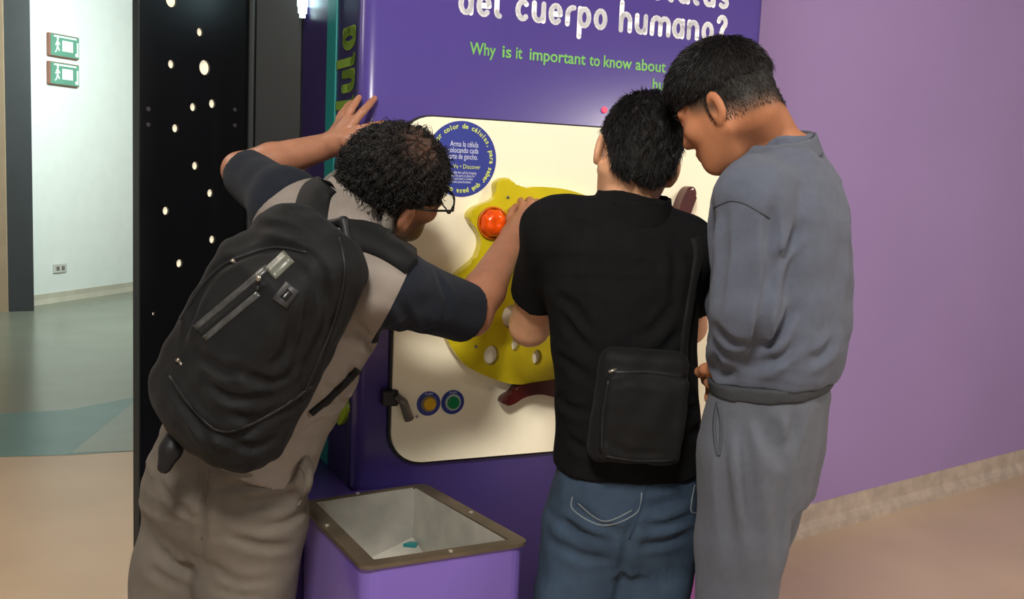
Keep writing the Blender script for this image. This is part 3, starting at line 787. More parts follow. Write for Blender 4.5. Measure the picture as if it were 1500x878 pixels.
def ribbon(name, tree, pts, dirn, width, thick, material, parent, base, nsub=6, start=.3):
    """strip of cloth or trim that follows a surface; the two long edges are dropped separately so that it hugs it"""
    pts = catmull([Vector(p) for p in pts], nsub, False)
    n = len(pts); bm = bmesh.new(); rows = []
    b = Vector(base)
    cols = 3
    L_ = []
    for i, p in enumerate(pts):
        t = (pts[min(i + 1, n - 1)] - pts[max(i - 1, 0)]).normalized(); d = Vector(dirn).normalized()
        sd = t.cross(d).normalized()
        L_.append([p + sd * width * (j / (cols - 1) - .5) for j in range(cols)])
    for r in L_:
        pr = project(tree, r, dirn, start)
        up = [bm.verts.new(l + nn * thick - b) for l, nn in pr]; dn = [bm.verts.new(l - nn * .002 - b) for l, nn in pr]
        rows.append(up + dn[::-1])
    for a, c in zip(rows, rows[1:]):
        m = len(a)
        for j in range(m): bm.faces.new((a[j], a[(j + 1) % m], c[(j + 1) % m], c[j]))
    bm.faces.new(rows[0][::-1]); bm.faces.new(rows[-1])
    return from_bm(name, bm, material, parent, True)
def snap_plane(v, phi, n, h):
    m = np.abs(phi) < h; v[m] -= phi[m][:, None] * n
    return v
def seam_px(name, tree, pxs, Y, width, material, parent, base, thick=.0012):
    pts = [P(a, b_, Y) for a, b_ in pxs]
    c = sum(pts, Vector()) / len(pts)
    return ribbon(name, tree, pts, (c - CAM).normalized(), width, thick, material, parent, base)
def PX(px, py, Y): return V3(P(px, py, Y))

def head(s, o, r, f, u, k=1.0, nose=1.0, jaw=1.0, ear=0.0):
    """skull, jaw, nose, lips, brows, ears in head axes; o is the head centre (eye level)"""
    ax = [r, f, u]
    g = lambda x, y, z: o + (r * x + f * y + u * z) * k
    s.ell(g(0, -.012, .032), ax, np.array([.0745, .094, .083]) * k, .02)
    s.ell(g(0, .03, -.03), ax, np.array([.0605, .062, .078]) * k, .035)
    s.ell(g(0, .05, -.082), ax, np.array([.036 * jaw, .036, .03]) * k, .03)
    for sx in (-1, 1):
        s.cone(g(sx * .056, -.005, -.05), g(sx * .022, .062, -.094), .018 * k, .015 * k, .03)
        s.ell(g(sx * .042, .062, -.022), ax, np.array([.022, .02, .02]) * k, .02)
        s.cone(g(sx * .012, .085, .022), g(sx * .045, .072, .022), .009 * k, .008 * k, .014)
        s.ell(g(sx * .031, .092, .004), ax, np.array([.018, .012, .011]) * k, .01, 'sub')
        s.ell(g(sx * .031, .074, .003), ax, np.array([.0135, .0125, .0115]) * k, .004)
        # ear: rim, lobe, hollow
        e = g(sx * (.078 + ear), -.012, -.012)
        ea = nrm(f * .35 + r * sx * .93); eb = nrm(f * .93 - r * sx * .35)
        s.ell(e, [ea, eb, u], np.array([.0095, .020, .033]) * k, .005)
        s.ell(e + (ea * .011 + eb * .003) * k, [ea, eb, u], np.array([.0095, .0115, .021]) * k, .003, 'sub')
        s.ell(e + (eb * .006 - u * .026) * k, [ea, eb, u], np.array([.0065, .009, .010]) * k, .006)
    s.cone(g(0, .088, .012), g(0, .104 + .006 * nose, -.026), .008 * k, .0105 * k, .014)
    for sx in (-1, 1): s.ell(g(sx * .012, .098, -.031), ax, np.array([.009, .010, .008]) * k, .008)
    s.ell(g(0, .086, -.058), ax, np.array([.024, .012, .0075]) * k, .006); s.ell(g(0, .085, -.068), ax, np.array([.021, .012, .008]) * k, .006)
    return g
def hand(s, wrist, fingers, thumb, wr=.024, k=.008):
    """fingers: four joint lists (knuckle, mid, end, tip) in world space; thumb: joint list from its root on the palm's side"""
    w = V3(wrist)
    for i, fg in enumerate(fingers):
        fg = [V3(p) for p in fg]
        off = (fg[0] - (V3(fingers[0][0]) + V3(fingers[3][0])) / 2) * .55
        s.cone(w + off, fg[0], wr * .62, .0125, .016)
        rad = [.0108, .0095, .0088, .0072] if i < 3 else [.0092, .0082, .0075, .0064]
        for a, b, ra, rb in zip(fg, fg[1:], rad, rad[1:]): s.cone(a, b, ra, rb, .003)
    th = [V3(p) for p in thumb]; rad = [.0165, .0125, .0105, .0082]
    s.cone(w + (th[0] - w) * .25, th[0], .018, rad[0], .016)
    for a, b, ra, rb in zip(th, th[1:], rad, rad[1:]): s.cone(a, b, ra, rb, .005)
def relaxed_hand(s, wrist, d, pn, side, curl=.5, scale=1.0):
    """a gently curled hand: d along the fingers, pn palm normal, side towards the thumb"""
    w, d, pn, side = V3(wrist), nrm(d), nrm(pn), nrm(side)
    fs = []
    for i, (o, ln, kn) in enumerate(((.027, .074, .088), (.009, .082, .092), (-.009, .077, .087), (-.026, .06, .08))):
        p = w + (side * o + d * kn) * scale; q = [p]; a = curl * .5
        for seg in (.45, .31, .24):
            a += curl * .55; p = p + (d * math.cos(a) + pn * math.sin(a)) * ln * seg * scale; q.append(p)
        fs.append(q)
    t0 = w + (side * .03 + d * .03 + pn * .01) * scale
    th = [t0, t0 + (side * .022 + d * .03 + pn * .012) * scale, t0 + (side * .026 + d * .058 + pn * .022) * scale, t0 + (side * .02 + d * .078 + pn * .03) * scale]
    hand(s, w, fs, th)
def shoe(name, parent, base, pos, fdir, material, sole):
    f = nrm([fdir[0], fdir[1], 0]); r = np.array([f[1], -f[0], 0]); u = np.array([0, 0, 1.]); p = V3(pos); p[2] = 0
    s = Sdf(); s.ell(p + f * .10 + u * .045, [r, f, u], [.047, .10, .042], .03); s.ell(p - f * .015 + u * .055, [r, f, u], [.04, .075, .055], .03); s.cone(p + u * .08, p + u * .115, .042, .045, .02)
    s.cut(p + u * .024, [0, 0, -1], p, .35)
    v, q = s.build(.006); o = mesh_vq(name, v, q, material, parent, base)
    bm = bmesh.new(); pts = []
    for i in range(28):
        a = 2 * math.pi * i / 28; y = .05 + .155 * math.sin(a); x = .046 * math.cos(a) * (1 + .12 * math.sin(a)); pts.append((x, y))
    for z0, z1 in ((0.0, .026),):
        A_ = [bm.verts.new(Vector(p + r * x * 1.04 + f * y * 1.03 + u * z0) - Vector(base)) for x, y in pts]; B_ = [bm.verts.new(Vector(p + r * x * 1.04 + f * y * 1.03 + u * z1) - Vector(base)) for x, y in pts]
        bm.faces.new(A_[::-1]); bm.faces.new(B_)
        for i in range(28): bm.faces.new((A_[i], A_[(i + 1) % 28], B_[(i + 1) % 28], B_[i]))
    from_bm('sole', bm, sole, o)
    return o
def strands(name, v, q, pick, material, parent, base, n, length, curl, gravity, r=.0011, seg=5, lay=None, seed=3, curl_r=.006, lift=.6):
    """hair strands as thin tapered three-sided tubes rooted on the mesh vertices chosen by pick"""
    g = np.random.default_rng(seed); N = vnormals(v, q); ids = np.where(pick)[0]; ids = g.choice(ids, min(n, len(ids) * 3), replace=True); n = len(ids)
    p = v[ids] + g.normal(size=(n, 3)) * .0015; nn = N[ids]
    ld = np.tile(np.asarray(lay if lay is not None else (0, 0, -1.), float), (n, 1)) if not callable(lay) else lay(p, nn)
    tang = ld - nn * (ld * nn).sum(1)[:, None]; tang /= np.maximum(np.linalg.norm(tang, axis=1), 1e-6)[:, None]
    rnd = g.normal(size=(n, 3)); rnd -= nn * (rnd * nn).sum(1)[:, None]; rnd /= np.linalg.norm(rnd, axis=1)[:, None]
    d0 = nn * lift + tang * 1.0 + rnd * .35; d0 /= np.linalg.norm(d0, axis=1)[:, None]
    b1 = np.cross(d0, nn + .01); b1 /= np.maximum(np.linalg.norm(b1, axis=1), 1e-6)[:, None]; b2 = np.cross(d0, b1)
    ln = length * g.uniform(.6, 1.2, n); ph = g.uniform(0, 6.28, n); sg = g.choice([-1, 1], n)
    pts = []
    for j in range(seg + 1):
        t = j / seg; a = ph + sg * curl * t
        c = p + d0 * (ln * t * (1 - .35 * min(curl, 6) / 6))[:, None] - nn * (ln * t * t * lift * .55)[:, None] + np.array([0, 0, -gravity]) * (ln * t * t)[:, None]
        if curl: c = c + (b1 * (np.cos(a) - np.cos(ph))[:, None] + b2 * (np.sin(a) - np.sin(ph))[:, None]) * curl_r * min(1, .3 + t)
        pts.append(c)
    V = np.zeros((n, (seg + 1) * 3, 3))
    for j in range(seg + 1):
        rr = r * (1 - .8 * j / seg)
        for k in range(3):
            an = 2.094 * k; V[:, j * 3 + k] = pts[j] + (b1 * math.cos(an) + b2 * math.sin(an)) * rr
    f = []
    for j in range(seg):
        for k in range(3): f.append((j * 3 + k, j * 3 + (k + 1) % 3, (j + 1) * 3 + (k + 1) % 3, (j + 1) * 3 + k))
    Fq = (np.array(f)[None] + (np.arange(n) * (seg + 1) * 3)[:, None, None]).reshape(-1, 4)
    o = mesh_vq(name, V.reshape(-1, 3), Fq, material, parent, base); o['kind'] = 'stuff'
    return o

# ------------------------------------------------------------------ people
UP = np.array([0, 0, 1.])
M_skinL = mat('skin_tan', (156, 106, 80), rough=.5, var=.09, nscale=30, bump=.12, bscale=220, sss=.12, attr=True)
M_skinM = mat('skin_light', (196, 146, 112), rough=.5, var=.07, nscale=30, bump=.1, bscale=220, sss=.12, attr=True)
M_skinR = mat('skin_brown', (164, 108, 76), rough=.55, spec=.28, var=.06, nscale=30, bump=.1, bscale=220, sss=.12, attr=True)
M_hair = mat('hair_black', (18, 16, 15), rough=.65, var=.25, nscale=60, bump=.4, bscale=160, attr=True, spec=.2)
M_strand = mat('hair_strand', (17, 14, 13), rough=.45, var=.3, nscale=40, spec=.4)
M_taupe = mat('shirt_taupe', (126, 117, 109), rough=.85, var=.05, nscale=40, bump=.25, bscale=420, sheen=.03, weave=True)
M_sleeve = mat('sleeve_charcoal', (25, 29, 38), rough=.95, spec=.15, var=.08, nscale=40, bump=.25, bscale=420, sheen=.03)
M_trous = mat('trousers_taupe', (94, 86, 77), rough=.85, var=.06, nscale=30, bump=.2, bscale=380, sheen=.02, weave=True)
M_blacktee = mat('tee_black', (17, 17, 18), rough=.95, spec=.15, var=.12, nscale=30, bump=.25, bscale=420, sheen=.0)
M_denim = mat('denim', (34, 50, 68), rough=.85, var=.2, nscale=9, bump=.35, bscale=420, rgb2=(52, 70, 90), weave=True)
M_grey = mat('fleece_grey', (76, 81, 95), rough=.92, var=.05, nscale=60, bump=.3, bscale=500, sheen=.06)
M_greyp = mat('fleece_grey_trousers', (80, 83, 92), rough=.92, var=.05, nscale=60, bump=.3, bscale=500, sheen=.06)
M_shoe = mat('shoe_black', (28, 28, 30), rough=.5); M_sole = mat('sole_rubber', (60, 58, 56), rough=.7)
M_nylon = mat('nylon_black', (10, 10, 11), rough=.7, spec=.25, var=.15, nscale=25, bump=.2, bscale=420, weave=True, sheen=.02)
M_nylon2 = mat('nylon_trim', (24, 24, 26), rough=.5, spec=.3, var=.15, nscale=30)
M_metal = mat('zip_metal', (168, 160, 148), rough=.3, metal=.85)
def ortho(r0, f0):
    r = nrm(r0); f = np.asarray(f0, float); f = nrm(f - r * (f @ r)); return r, f, np.cross(r, f)
def secs(rows):
    """rows: (centre, right, rx, ry); the front axis follows from the spine direction"""
    out = []
    for i, (c, r, rx, ry) in enumerate(rows):
        a, b = V3(rows[max(i - 1, 0)][0]), V3(rows[min(i + 1, len(rows) - 1)][0])
        s = nrm(b - a)
        if s[2] < 0: s = -s
        r = nrm(r); r = nrm(r - s * (r @ s)); out.append((c, r, np.cross(s, r), rx, ry))
    return out
def lerp(a, b, t): return V3(a) * (1 - t) + V3(b) * t
# ================= person at the left: grey polo, backpack, leaning in ==============
def build_left():
    Lsh, Rsh = PX(418, 296, 2.20), PX(562, 415, 2.00)
    Lel, Lwr = PX(352, 250, 2.39), PX(487, 212, 2.345)
    Rel, Rwr = PX(690, 462, 2.20), PX(752, 346, 2.42)
    base = V3(onz(300, 1230, 0)); base[2] = 0
    e = tag(empty('person', base), 'person in taupe shirt with charcoal sleeves, glasses and trousers leaning in, hand raised', 'person')
    r3 = nrm(Rsh - Lsh); rh = nrm([.83, -.55, 0])
    rows = [(PX(338, 690, 2.11), rh, .178, .135), (PX(366, 625, 2.11), rh, .168, .132), (PX(402, 545, 2.11), nrm(rh * .6 + r3 * .4), .168, .132), (PX(446, 450, 2.105), nrm(rh * .2 + r3 * .8), .176, .124), (PX(486, 366, 2.10), r3, .165, .105), (PX(512, 322, 2.10), r3, .100, .080), (PX(526, 300, 2.10), r3, .080, .074)]
    T = secs(rows)
    # shirt
    s = Sdf(); s.loft(T, .03)
    s.chain([lerp(rows[4][0], Lsh, .6), Lsh, lerp(Lsh, Lel, .86)], [.066, .069, .058], .04, True)
    s.chain([lerp(rows[4][0], Rsh, .6), Rsh, lerp(Rsh, Rel, .92)], [.068, .074, .066], .04, True)
    hemn = nrm(rows[0][0] - rows[1][0]); s.cut(PX(352, 660, 2.11), hemn, rows[0][0], .28)
    s.crease_px(([(470, 560), (500, 575), (540, 540)], [(455, 600), (500, 590), (528, 560)], [(520, 470), (540, 500), (552, 520)], [(440, 640), (470, 615)], [(585, 440), (600, 480), (590, 500)], [(560, 520), (590, 490), (650, 480)], [(640, 400), (655, 440), (650, 475)]), 1.98, .007, .010)
    s.noise(.0018, .07, seed=4); v, q = s.build(.0055)
    def split(p0, nn, a, b, rad):
        n = nrm(nn); phi = (v - V3(p0)) @ n; ab = V3(b) - V3(a); t_ = np.clip(((v - V3(a)) @ ab) / (ab @ ab), 0, 1); near = np.linalg.norm(v - V3(a) - t_[:, None] * ab, axis=1) < rad
        m = near & (np.abs(phi) < .0032); v[m] -= phi[m][:, None] * n
        return (phi[q].mean(1) > 0) & near[q].all(1)
    mL = split(P(396, 302, 2.15), cR * -.62 + cU * .78 + cF * .1, Lsh, Lel, .13)
    mR = split(P(574, 446, 1.96), cR * .88 - cU * .42 + cF * .15, Rsh, Rel, .13)
    shirt = mesh_vq('shirt', v, q, M_taupe, e, base, faces_mask=~(mL | mR))
    mesh_vq('sleeve', v, q, M_sleeve, e, base, faces_mask=mL); mesh_vq('sleeve', v, q, M_sleeve, e, base, faces_mask=mR)
    shirt_tree = bvh(v, q)
    # trousers
    hipC = PX(328, 712, 2.11)
    Lk, Rk = PX(232, 960, 2.03), PX(352, 965, 2.02); La, Ra = PX(205, 1235, 2.06), PX(335, 1240, 2.08); La[2] = Ra[2] = .10
    Lh, Rh = hipC - rh * .088 - UP * .03, hipC + rh * .088 - UP * .03
    s = Sdf(); s.loft(secs([(hipC - UP * .10, rh, .172, .125), (hipC - UP * .02, rh, .185, .142), (PX(345, 668, 2.11), rh, .176, .132), (PX(356, 646, 2.11), rh, .168, .125)]), .03)
    s.ell(hipC - UP * .12, [rh, np.cross(UP, rh), UP], [.09, .09, .09], .05)
    s.chain([Lh - UP * .04, lerp(Lh, Lk, .5), Lk, lerp(Lk, La, .5), La], [.108, .090, .077, .072, .066], .03)
    s.chain([Rh - UP * .04, lerp(Rh, Rk, .5), Rk, lerp(Rk, Ra, .5), Ra], [.112, .098, .084, .074, .066], .03)
    s.ell(PX(446, 692, 2.02), np.eye(3), [.017, .026, .046], .03)
    s.cut(La - UP * .06, [0, 0, -1], La - UP * .06, .2); s.cut(Ra - UP * .06, [0, 0, -1], Ra - UP * .06, .2)
    s.crease_px(([(300, 690), (298, 745), (293, 830)], [(440, 720), (400, 735), (345, 740)], [(452, 742), (420, 765), (370, 772)], [(430, 800), (380, 800), (320, 780)], [(225, 800), (260, 830), (285, 840)], [(215, 830), (245, 850), (270, 862)], [(310, 830), (350, 855), (400, 850)], [(300, 715), (340, 712), (400, 705)], [(230, 700), (260, 740), (290, 760)], [(455, 680), (445, 705), (440, 720)], [(315, 860), (350, 872), (390, 870)]), 1.98, .007, .0095)
    s.noise(.002, .09, seed=9, squash=(1, 1, .7)); v, q = s.build(.006); tr = mesh_vq('trousers', v, q, M_trous, e, base)
    tt = bvh(v, q)
    seam_px('back_seam', tt, [(306, 690), (300, 730), (296, 790)], 2.0, .003, M_trous, tr, base)
    seam_px('pocket_edge', tt, [(432, 672), (447, 695), (446, 722), (436, 742)], 2.0, .004, M_trous, tr, base, .003)
    # body
    ear = PX(592, 316, 2.075); r, f, u = ortho([.45, -.68, -.58], [.8, .5, -.12]); o = ear - r * .078 + u * .012 + f * .012
    s = Sdf(); g = head(s, o, r, f, u, ear=.009)
    s.loft(T, .03, grow=-.016); nb = PX(520, 318, 2.10)
    s.cone(nb, g(0, -.035, -.055), .06, .054, .03)
    s.chain([lerp(rows[4][0], Lsh, .5), Lsh, Lel], [.06, .052, .043], .03); s.chain([Lel, lerp(Lel, Lwr, .35), Lwr], [.041, .043, .028], .01)
    s.chain([lerp(rows[4][0], Rsh, .5), Rsh, Rel], [.06, .055, .047], .03); s.chain([Rel, lerp(Rel, Rwr, .3), Rwr], [.044, .047, .029], .01)
    s.chain([Lh, Lk, La - UP * .04], [.09, .058, .04], .02); s.chain([Rh, Rk, Ra - UP * .04], [.09, .058, .04], .02)
    H = lambda l: [PX(*p) for p in l]
    hand(s, Lwr, [H([(517, 180, 2.335), (530, 165, 2.345), (541, 153, 2.372), (549, 144, 2.396)]), H([(508, 177, 2.35), (514, 162, 2.36), (520, 152, 2.378), (526, 143, 2.394)]), H([(500, 180, 2.37), (504, 165, 2.385), (509, 157, 2.4), (514, 151, 2.41)]), H([(494, 186, 2.39), (497, 173, 2.405), (500, 166, 2.415), (504, 161, 2.425)])],
         H([(507, 206, 2.315), (524, 192, 2.315), (545, 186, 2.32), (562, 181, 2.33)]), .026)
    hand(s, Rwr, [H([(763, 314, 2.475), (766, 300, 2.50), (762, 294, 2.52), (756, 296, 2.535)]), H([(771, 314, 2.47), (777, 300, 2.495), (776, 293, 2.52), (770, 294, 2.537)]), H([(779, 317, 2.465), (787, 303, 2.49), (787, 296, 2.515), (782, 297, 2.535)]), H([(785, 323, 2.46), (794, 311, 2.48), (796, 304, 2.505), (792, 304, 2.525)])],
         H([(752, 332, 2.455), (748, 321, 2.475), (750, 311, 2.495), (755, 303, 2.51)]), .027)
    v, q = s.build(.0034)
    t = np.ones((len(v), 3)); lo = ((v - o) @ u); fr = ((v - o) @ f); rr_ = np.abs((v - o) @ r)
    bd_ = np.clip((-.022 - lo) / .02, 0, 1) * np.clip((fr + .0) / .03, 0, 1) * (np.linalg.norm(v - o, axis=1) < .17) * np.clip((.0745 - rr_) / .003, 0, 1)
    t *= (1 - .62 * bd_)[:, None]
    mesh_vq('body', v, q, M_skinL, e, base, tint=t)
    # curly hair, thin on the crown
    s = Sdf(); s.ell(g(0, -.022, .042), [r, f, u], [.095, .112, .094], .02); s.ell(g(0, -.06, -.01), [r, f, u], [.078, .062, .062], .03)
    s.cut(g(0, .058, .028), f * .8 - u * .6, g(0, .1, -.02), .16); s.cut(g(0, 0, -.058), -u, g(0, 0, -.1), .14)
    s.ell(g(.09, .012, -.026), [r, f, u], [.046, .046, .046], .006, 'sub'); s.ell(g(-.09, .012, -.026), [r, f, u], [.042, .042, .040], .006, 'sub')
    s.noise(.0045, .022, 9, 5); v, q = s.build(.0034)
    cr = g(.03, -.012, .135); dcr = np.linalg.norm(v - cr, axis=1); wv = .5 + .5 * np.sin(v @ np.array([190., 60, 140])) * np.sin(v @ np.array([-70., 210, 90]))
    bald = np.exp(-(dcr / .042) ** 2) * (.35 + .65 * wv)
    t = 1 + bald[:, None] * np.array([13., 7.2, 4.6])
    hair = mesh_vq('hair', v, q, M_hair, e, base, tint=t)
    earp = g(.088, .008, -.024); de = np.linalg.norm(v - earp, axis=1)
    strands('curls', v, q, (bald < .22) & (de > .062), M_strand, hair, base, 5200, .030, 5.0, .12, r=.0013, seg=7, seed=11, curl_r=.0055, lift=.9, lay=-u)
    strands('curls', v, q, (dcr < .06), M_strand, hair, base, 170, .034, 3.0, .1, r=.0009, seg=6, seed=12, curl_r=.005, lift=.35, lay=-f)
    # collar
    s = Sdf(); ca, cb2 = PX(522, 312, 2.10), g(0, -.042, -.07); cd_ = nrm(cb2 - ca)
    s.cone(ca - cd_ * .01, ca + cd_ * .03, .094, .084, 0); s.cone(ca - cd_ * .05, ca + cd_ * .11, .084, .072, .003, 'sub'); s.cut(ca + cd_ * .036, cd_, ca + cd_ * .12, .16); s.cut(ca - cd_ * .03, -cd_, ca - cd_ * .1, .15)
    v, q = s.build(.004); mesh_vq('collar', v, q, mat('collar_grey', (112, 106, 98), rough=.85, var=.08, bump=.3, bscale=300), shirt, base)
    # shoes
    shoe('shoe', e, base, La, (.5, .85), M_shoe, M_sole); shoe('shoe', e, base, Ra, (.5, .85), M_shoe, M_sole)
    # eyeglasses
    ge = tag(empty('eyeglasses', o), 'dark framed eyeglasses worn by the person with the backpack', 'eyeglasses')
    bm = bmesh.new(); O = Vector(o)
    Gv = lambda x, y, z: Vector(g(x, y, z)) - O
    for sx in (-1, 1):
        rim = [(sx * (.033 + .025 * c_), .112 - .006 * abs(c_ * 1) , .002 + .019 * s_) for c_, s_ in [(max(-1, min(1, 1.15 * math.cos(a))), max(-1, min(1, 1.1 * math.sin(a)))) for a in [2 * math.pi * i / 24 for i in range(25)]]]
        tube(bm, [Gv(*p) for p in rim], .0022, 6, False)
    tube(bm, [Gv(-.009, .114, .006), Gv(0, .116, .009), Gv(.009, .114, .006)], .002, 6)
    from_bm('rims', bm, mat('frame_dark', (24, 22, 24), rough=.25), ge, True)
    for sx in (-1, 1):
        bm = bmesh.new(); tube(bm, [Gv(sx * .059, .107, .008), Gv(sx * .072, .10, .008), Gv(sx * .079, .05, .008), Gv(sx * .083, -.005, .012), Gv(sx * .084, -.02, .0)], .0024, 6); from_bm('temple', bm, mat('temple_dark', (30, 27, 28), rough=.25), ge, True)
        bm = bmesh.new(); pts = [(sx * (.033 + .0235 * max(-1, min(1, 1.15 * math.cos(a)))), .002 + .0175 * max(-1, min(1, 1.1 * math.sin(a)))) for a in [2 * math.pi * i / 24 for i in range(24)]]
        A_ = [bm.verts.new(Gv(x, .1085, z)) for x, z in pts]; B_ = [bm.verts.new(Gv(x, .1065, z)) for x, z in pts]; bm.faces.new(A_); bm.faces.new(B_[::-1])
        for i in range(24): bm.faces.new((A_[i], A_[(i + 1) % 24], B_[(i + 1) % 24], B_[i]))
        from_bm('lens', bm, mat('lens_glass', (245, 248, 250), rough=.03, trans=1, ior=1.25), ge)
    # yellow piece held in the right hand
    s = Sdf(); c = PX(759, 304, 2.525); s.ell(c, [eu, ev, UP], [.024, .014, .013], .01); s.ell(c + V3(eu) * .02 + UP * .004, [eu, ev, UP], [.015, .012, .011], .012)
    v, q = s.build(.003); tag(mesh_vq('yellow_game_piece', v, q, mat('piece_olive', (160, 138, 34), rough=.35, coat=.2), None, None), 'olive yellow puzzle piece held in fingers over the yellow cell', 'game piece')
    # ---------------- backpack
    s3 = nrm(rows[4][0] - rows[1][0]); rr = nrm(r3 * .75 + rh * .25); rr = nrm(rr - s3 * (rr @ s3)); ff = np.cross(s3, rr)
    bc = PX(386, 486, 1.905)
    bk = tag(empty('backpack', bc - s3 * .25), 'large black nylon backpack worn by the leaning person', 'backpack')
    bb_ = bc - s3 * .25
    s3 = nrm(s3 + rr * .08); rr = nrm(rr - s3 * (rr @ s3)); ff = np.cross(s3, rr)
    s = Sdf(); ax = [rr, ff, s3]
    B = lambda x, y, z: bc + rr * x + ff * y + s3 * z
    s.rbox(B(0, .01, 0), ax, [.150, .075, .242], .07, .02, taper=.18, bulge=.02)
    s.rbox(B(0, -.065, -.03), ax, [.132, .042, .178], .042, .028, taper=.12, bulge=.012)
    s.ell(B(0, -.03, -.20), ax, [.132, .08, .055], .04)
    s.crease_px([[(243, 557), (285, 610), (330, 640), (400, 612), (462, 572)], [(300, 560), (340, 585), (390, 580)], [(345, 545), (400, 560), (440, 530)], [(330, 600), (370, 615), (420, 590)], [(290, 520), (330, 545), (360, 540)],
                 [(455, 420), (450, 470), (430, 530)], [(470, 400), (480, 450), (455, 520), (440, 560)], [(500, 400), (492, 460), (470, 520)], [(430, 470), (420, 510), (400, 540)], [(330, 640), (370, 655), (410, 640)], [(270, 590), (300, 640), (320, 665)],
                 [(300, 420), (285, 450), (270, 500)], [(380, 330), (420, 335), (460, 350)]], 1.8, .009, .009)
    s.crease_px([[(300, 418), (320, 395), (345, 380), (400, 362), (450, 372), (475, 405), (480, 450)]], 1.8, .010, .008, .2)
    s.noise(.0016, .05, seed=21)
    v, q = s.build(.0045); main = mesh_vq('main_bag', v, q, M_nylon, bk, bb_); tr_ = bvh(v, q); cm = Vector(ff)
    def rp(name, pxs, w, m, th=.002): 
        pts = [P(a, b, 1.8) for a, b in pxs]; c_ = sum(pts, Vector()) / len(pts)
        return ribbon(name, tr_, pts, (c_ - CAM).normalized(), w, th, m, bk, bb_, 5, .5)
    M_tape = mat('zip_tape', (62, 62, 62), rough=.3, var=.3, nscale=60)
    rp('zipper', [(393, 391), (345, 432), (285, 482)], .010, M_tape, .0025); rp('zipper', [(379, 431), (345, 459), (300, 497)], .010, M_tape, .0025)
    rp('zipper_tape', [(386, 411), (345, 446), (293, 490)], .02, M_nylon, .0015)
    rp('zipper_garage', [(396, 402), (424, 376)], .026, mat('zip_flap', (84, 86, 76), rough=.35), .003)
    rp('badge', [(410, 445), (419, 433), (429, 421)], .028, mat('badge_rubber', (44, 44, 46), rough=.45), .003); rp('badge_mark', [(415, 438), (424, 428)], .012, mat('badge_mark', (12, 12, 14), rough=.3), .0045)
    rp('front_seam', [(262, 470), (290, 425), (318, 395), (343, 380), (400, 362), (450, 370)], .005, M_nylon2, .0025)
    rp('side_seam', [(498, 345), (505, 400), (490, 470), (462, 540), (440, 590)], .005, M_nylon2, .0025)
    rp('bottom_seam', [(246, 550), (285, 603), (330, 633), (400, 606), (460, 566)], .005, M_nylon2, .0025)
    for px_, py_, tx_, ty_ in ((381, 408, 376, 440), (341, 381, 352, 392), (262, 526, 270, 538)):
        (l, nn), = project(tr_, [P(px_, py_, 1.8)], P(px_, py_, 1.8) - CAM, .5); bm = bmesh.new(); l2 = P(tx_, ty_, l.y - .004) - Vector(bb_); l = l - Vector(bb_) + nn * .004
        tube(bm, [l, l * .7 + l2 * .3], .0042, 8); tube(bm, [l * .7 + l2 * .3, l2], [.003, .0038], 6); from_bm('zip_pull', bm, M_metal if ty_ < 400 or px_ == 262 else M_nylon2, bk, True)
        if px_ == 381: bm = bmesh.new(); tube(bm, [l + Vector((0, 0, .004)), l - Vector((0, 0, .006))], .0048, 8); from_bm('zip_slider', bm, M_metal, bk, True)
    # loose strap end at the bottom and the pulled webbing under the arm
    s = Sdf(); a = PX(262, 628, 1.89); b = PX(241, 684, 1.87); s.chain([a, lerp(a, b, .55), b], [.016, .021, .014], .01); v, q = s.build(.005); mesh_vq('strap_end', v, q, M_nylon2, bk, bb_)
    vd = (P(520, 420, 2) - CAM).normalized()
    def on_shirt(name, pxs, w, th=.006, m=M_nylon): return ribbon(name, shirt_tree, [P(a, b, 2.0) for a, b in pxs], vd, w, th, m, bk, bb_, 5, .5)
    on_shirt('shoulder_strap', [(455, 330), (458, 300), (464, 276), (476, 262)], .062, .012)
    on_shirt('shoulder_strap', [(500, 345), (535, 348), (570, 362), (604, 384)], .060, .010)
    on_shirt('webbing', [(455, 605), (480, 585), (505, 562), (524, 542)], .012, .006)
    s = Sdf(); a, m_, b = B(-.035, .05, .225), B(0, .05, .252), B(.035, .05, .225); s.chain([a, m_, b], [.010, .009, .010], .01); v, q = s.build(.004); mesh_vq('grab_handle', v, q, M_nylon2, bk, bb_)
build_left()

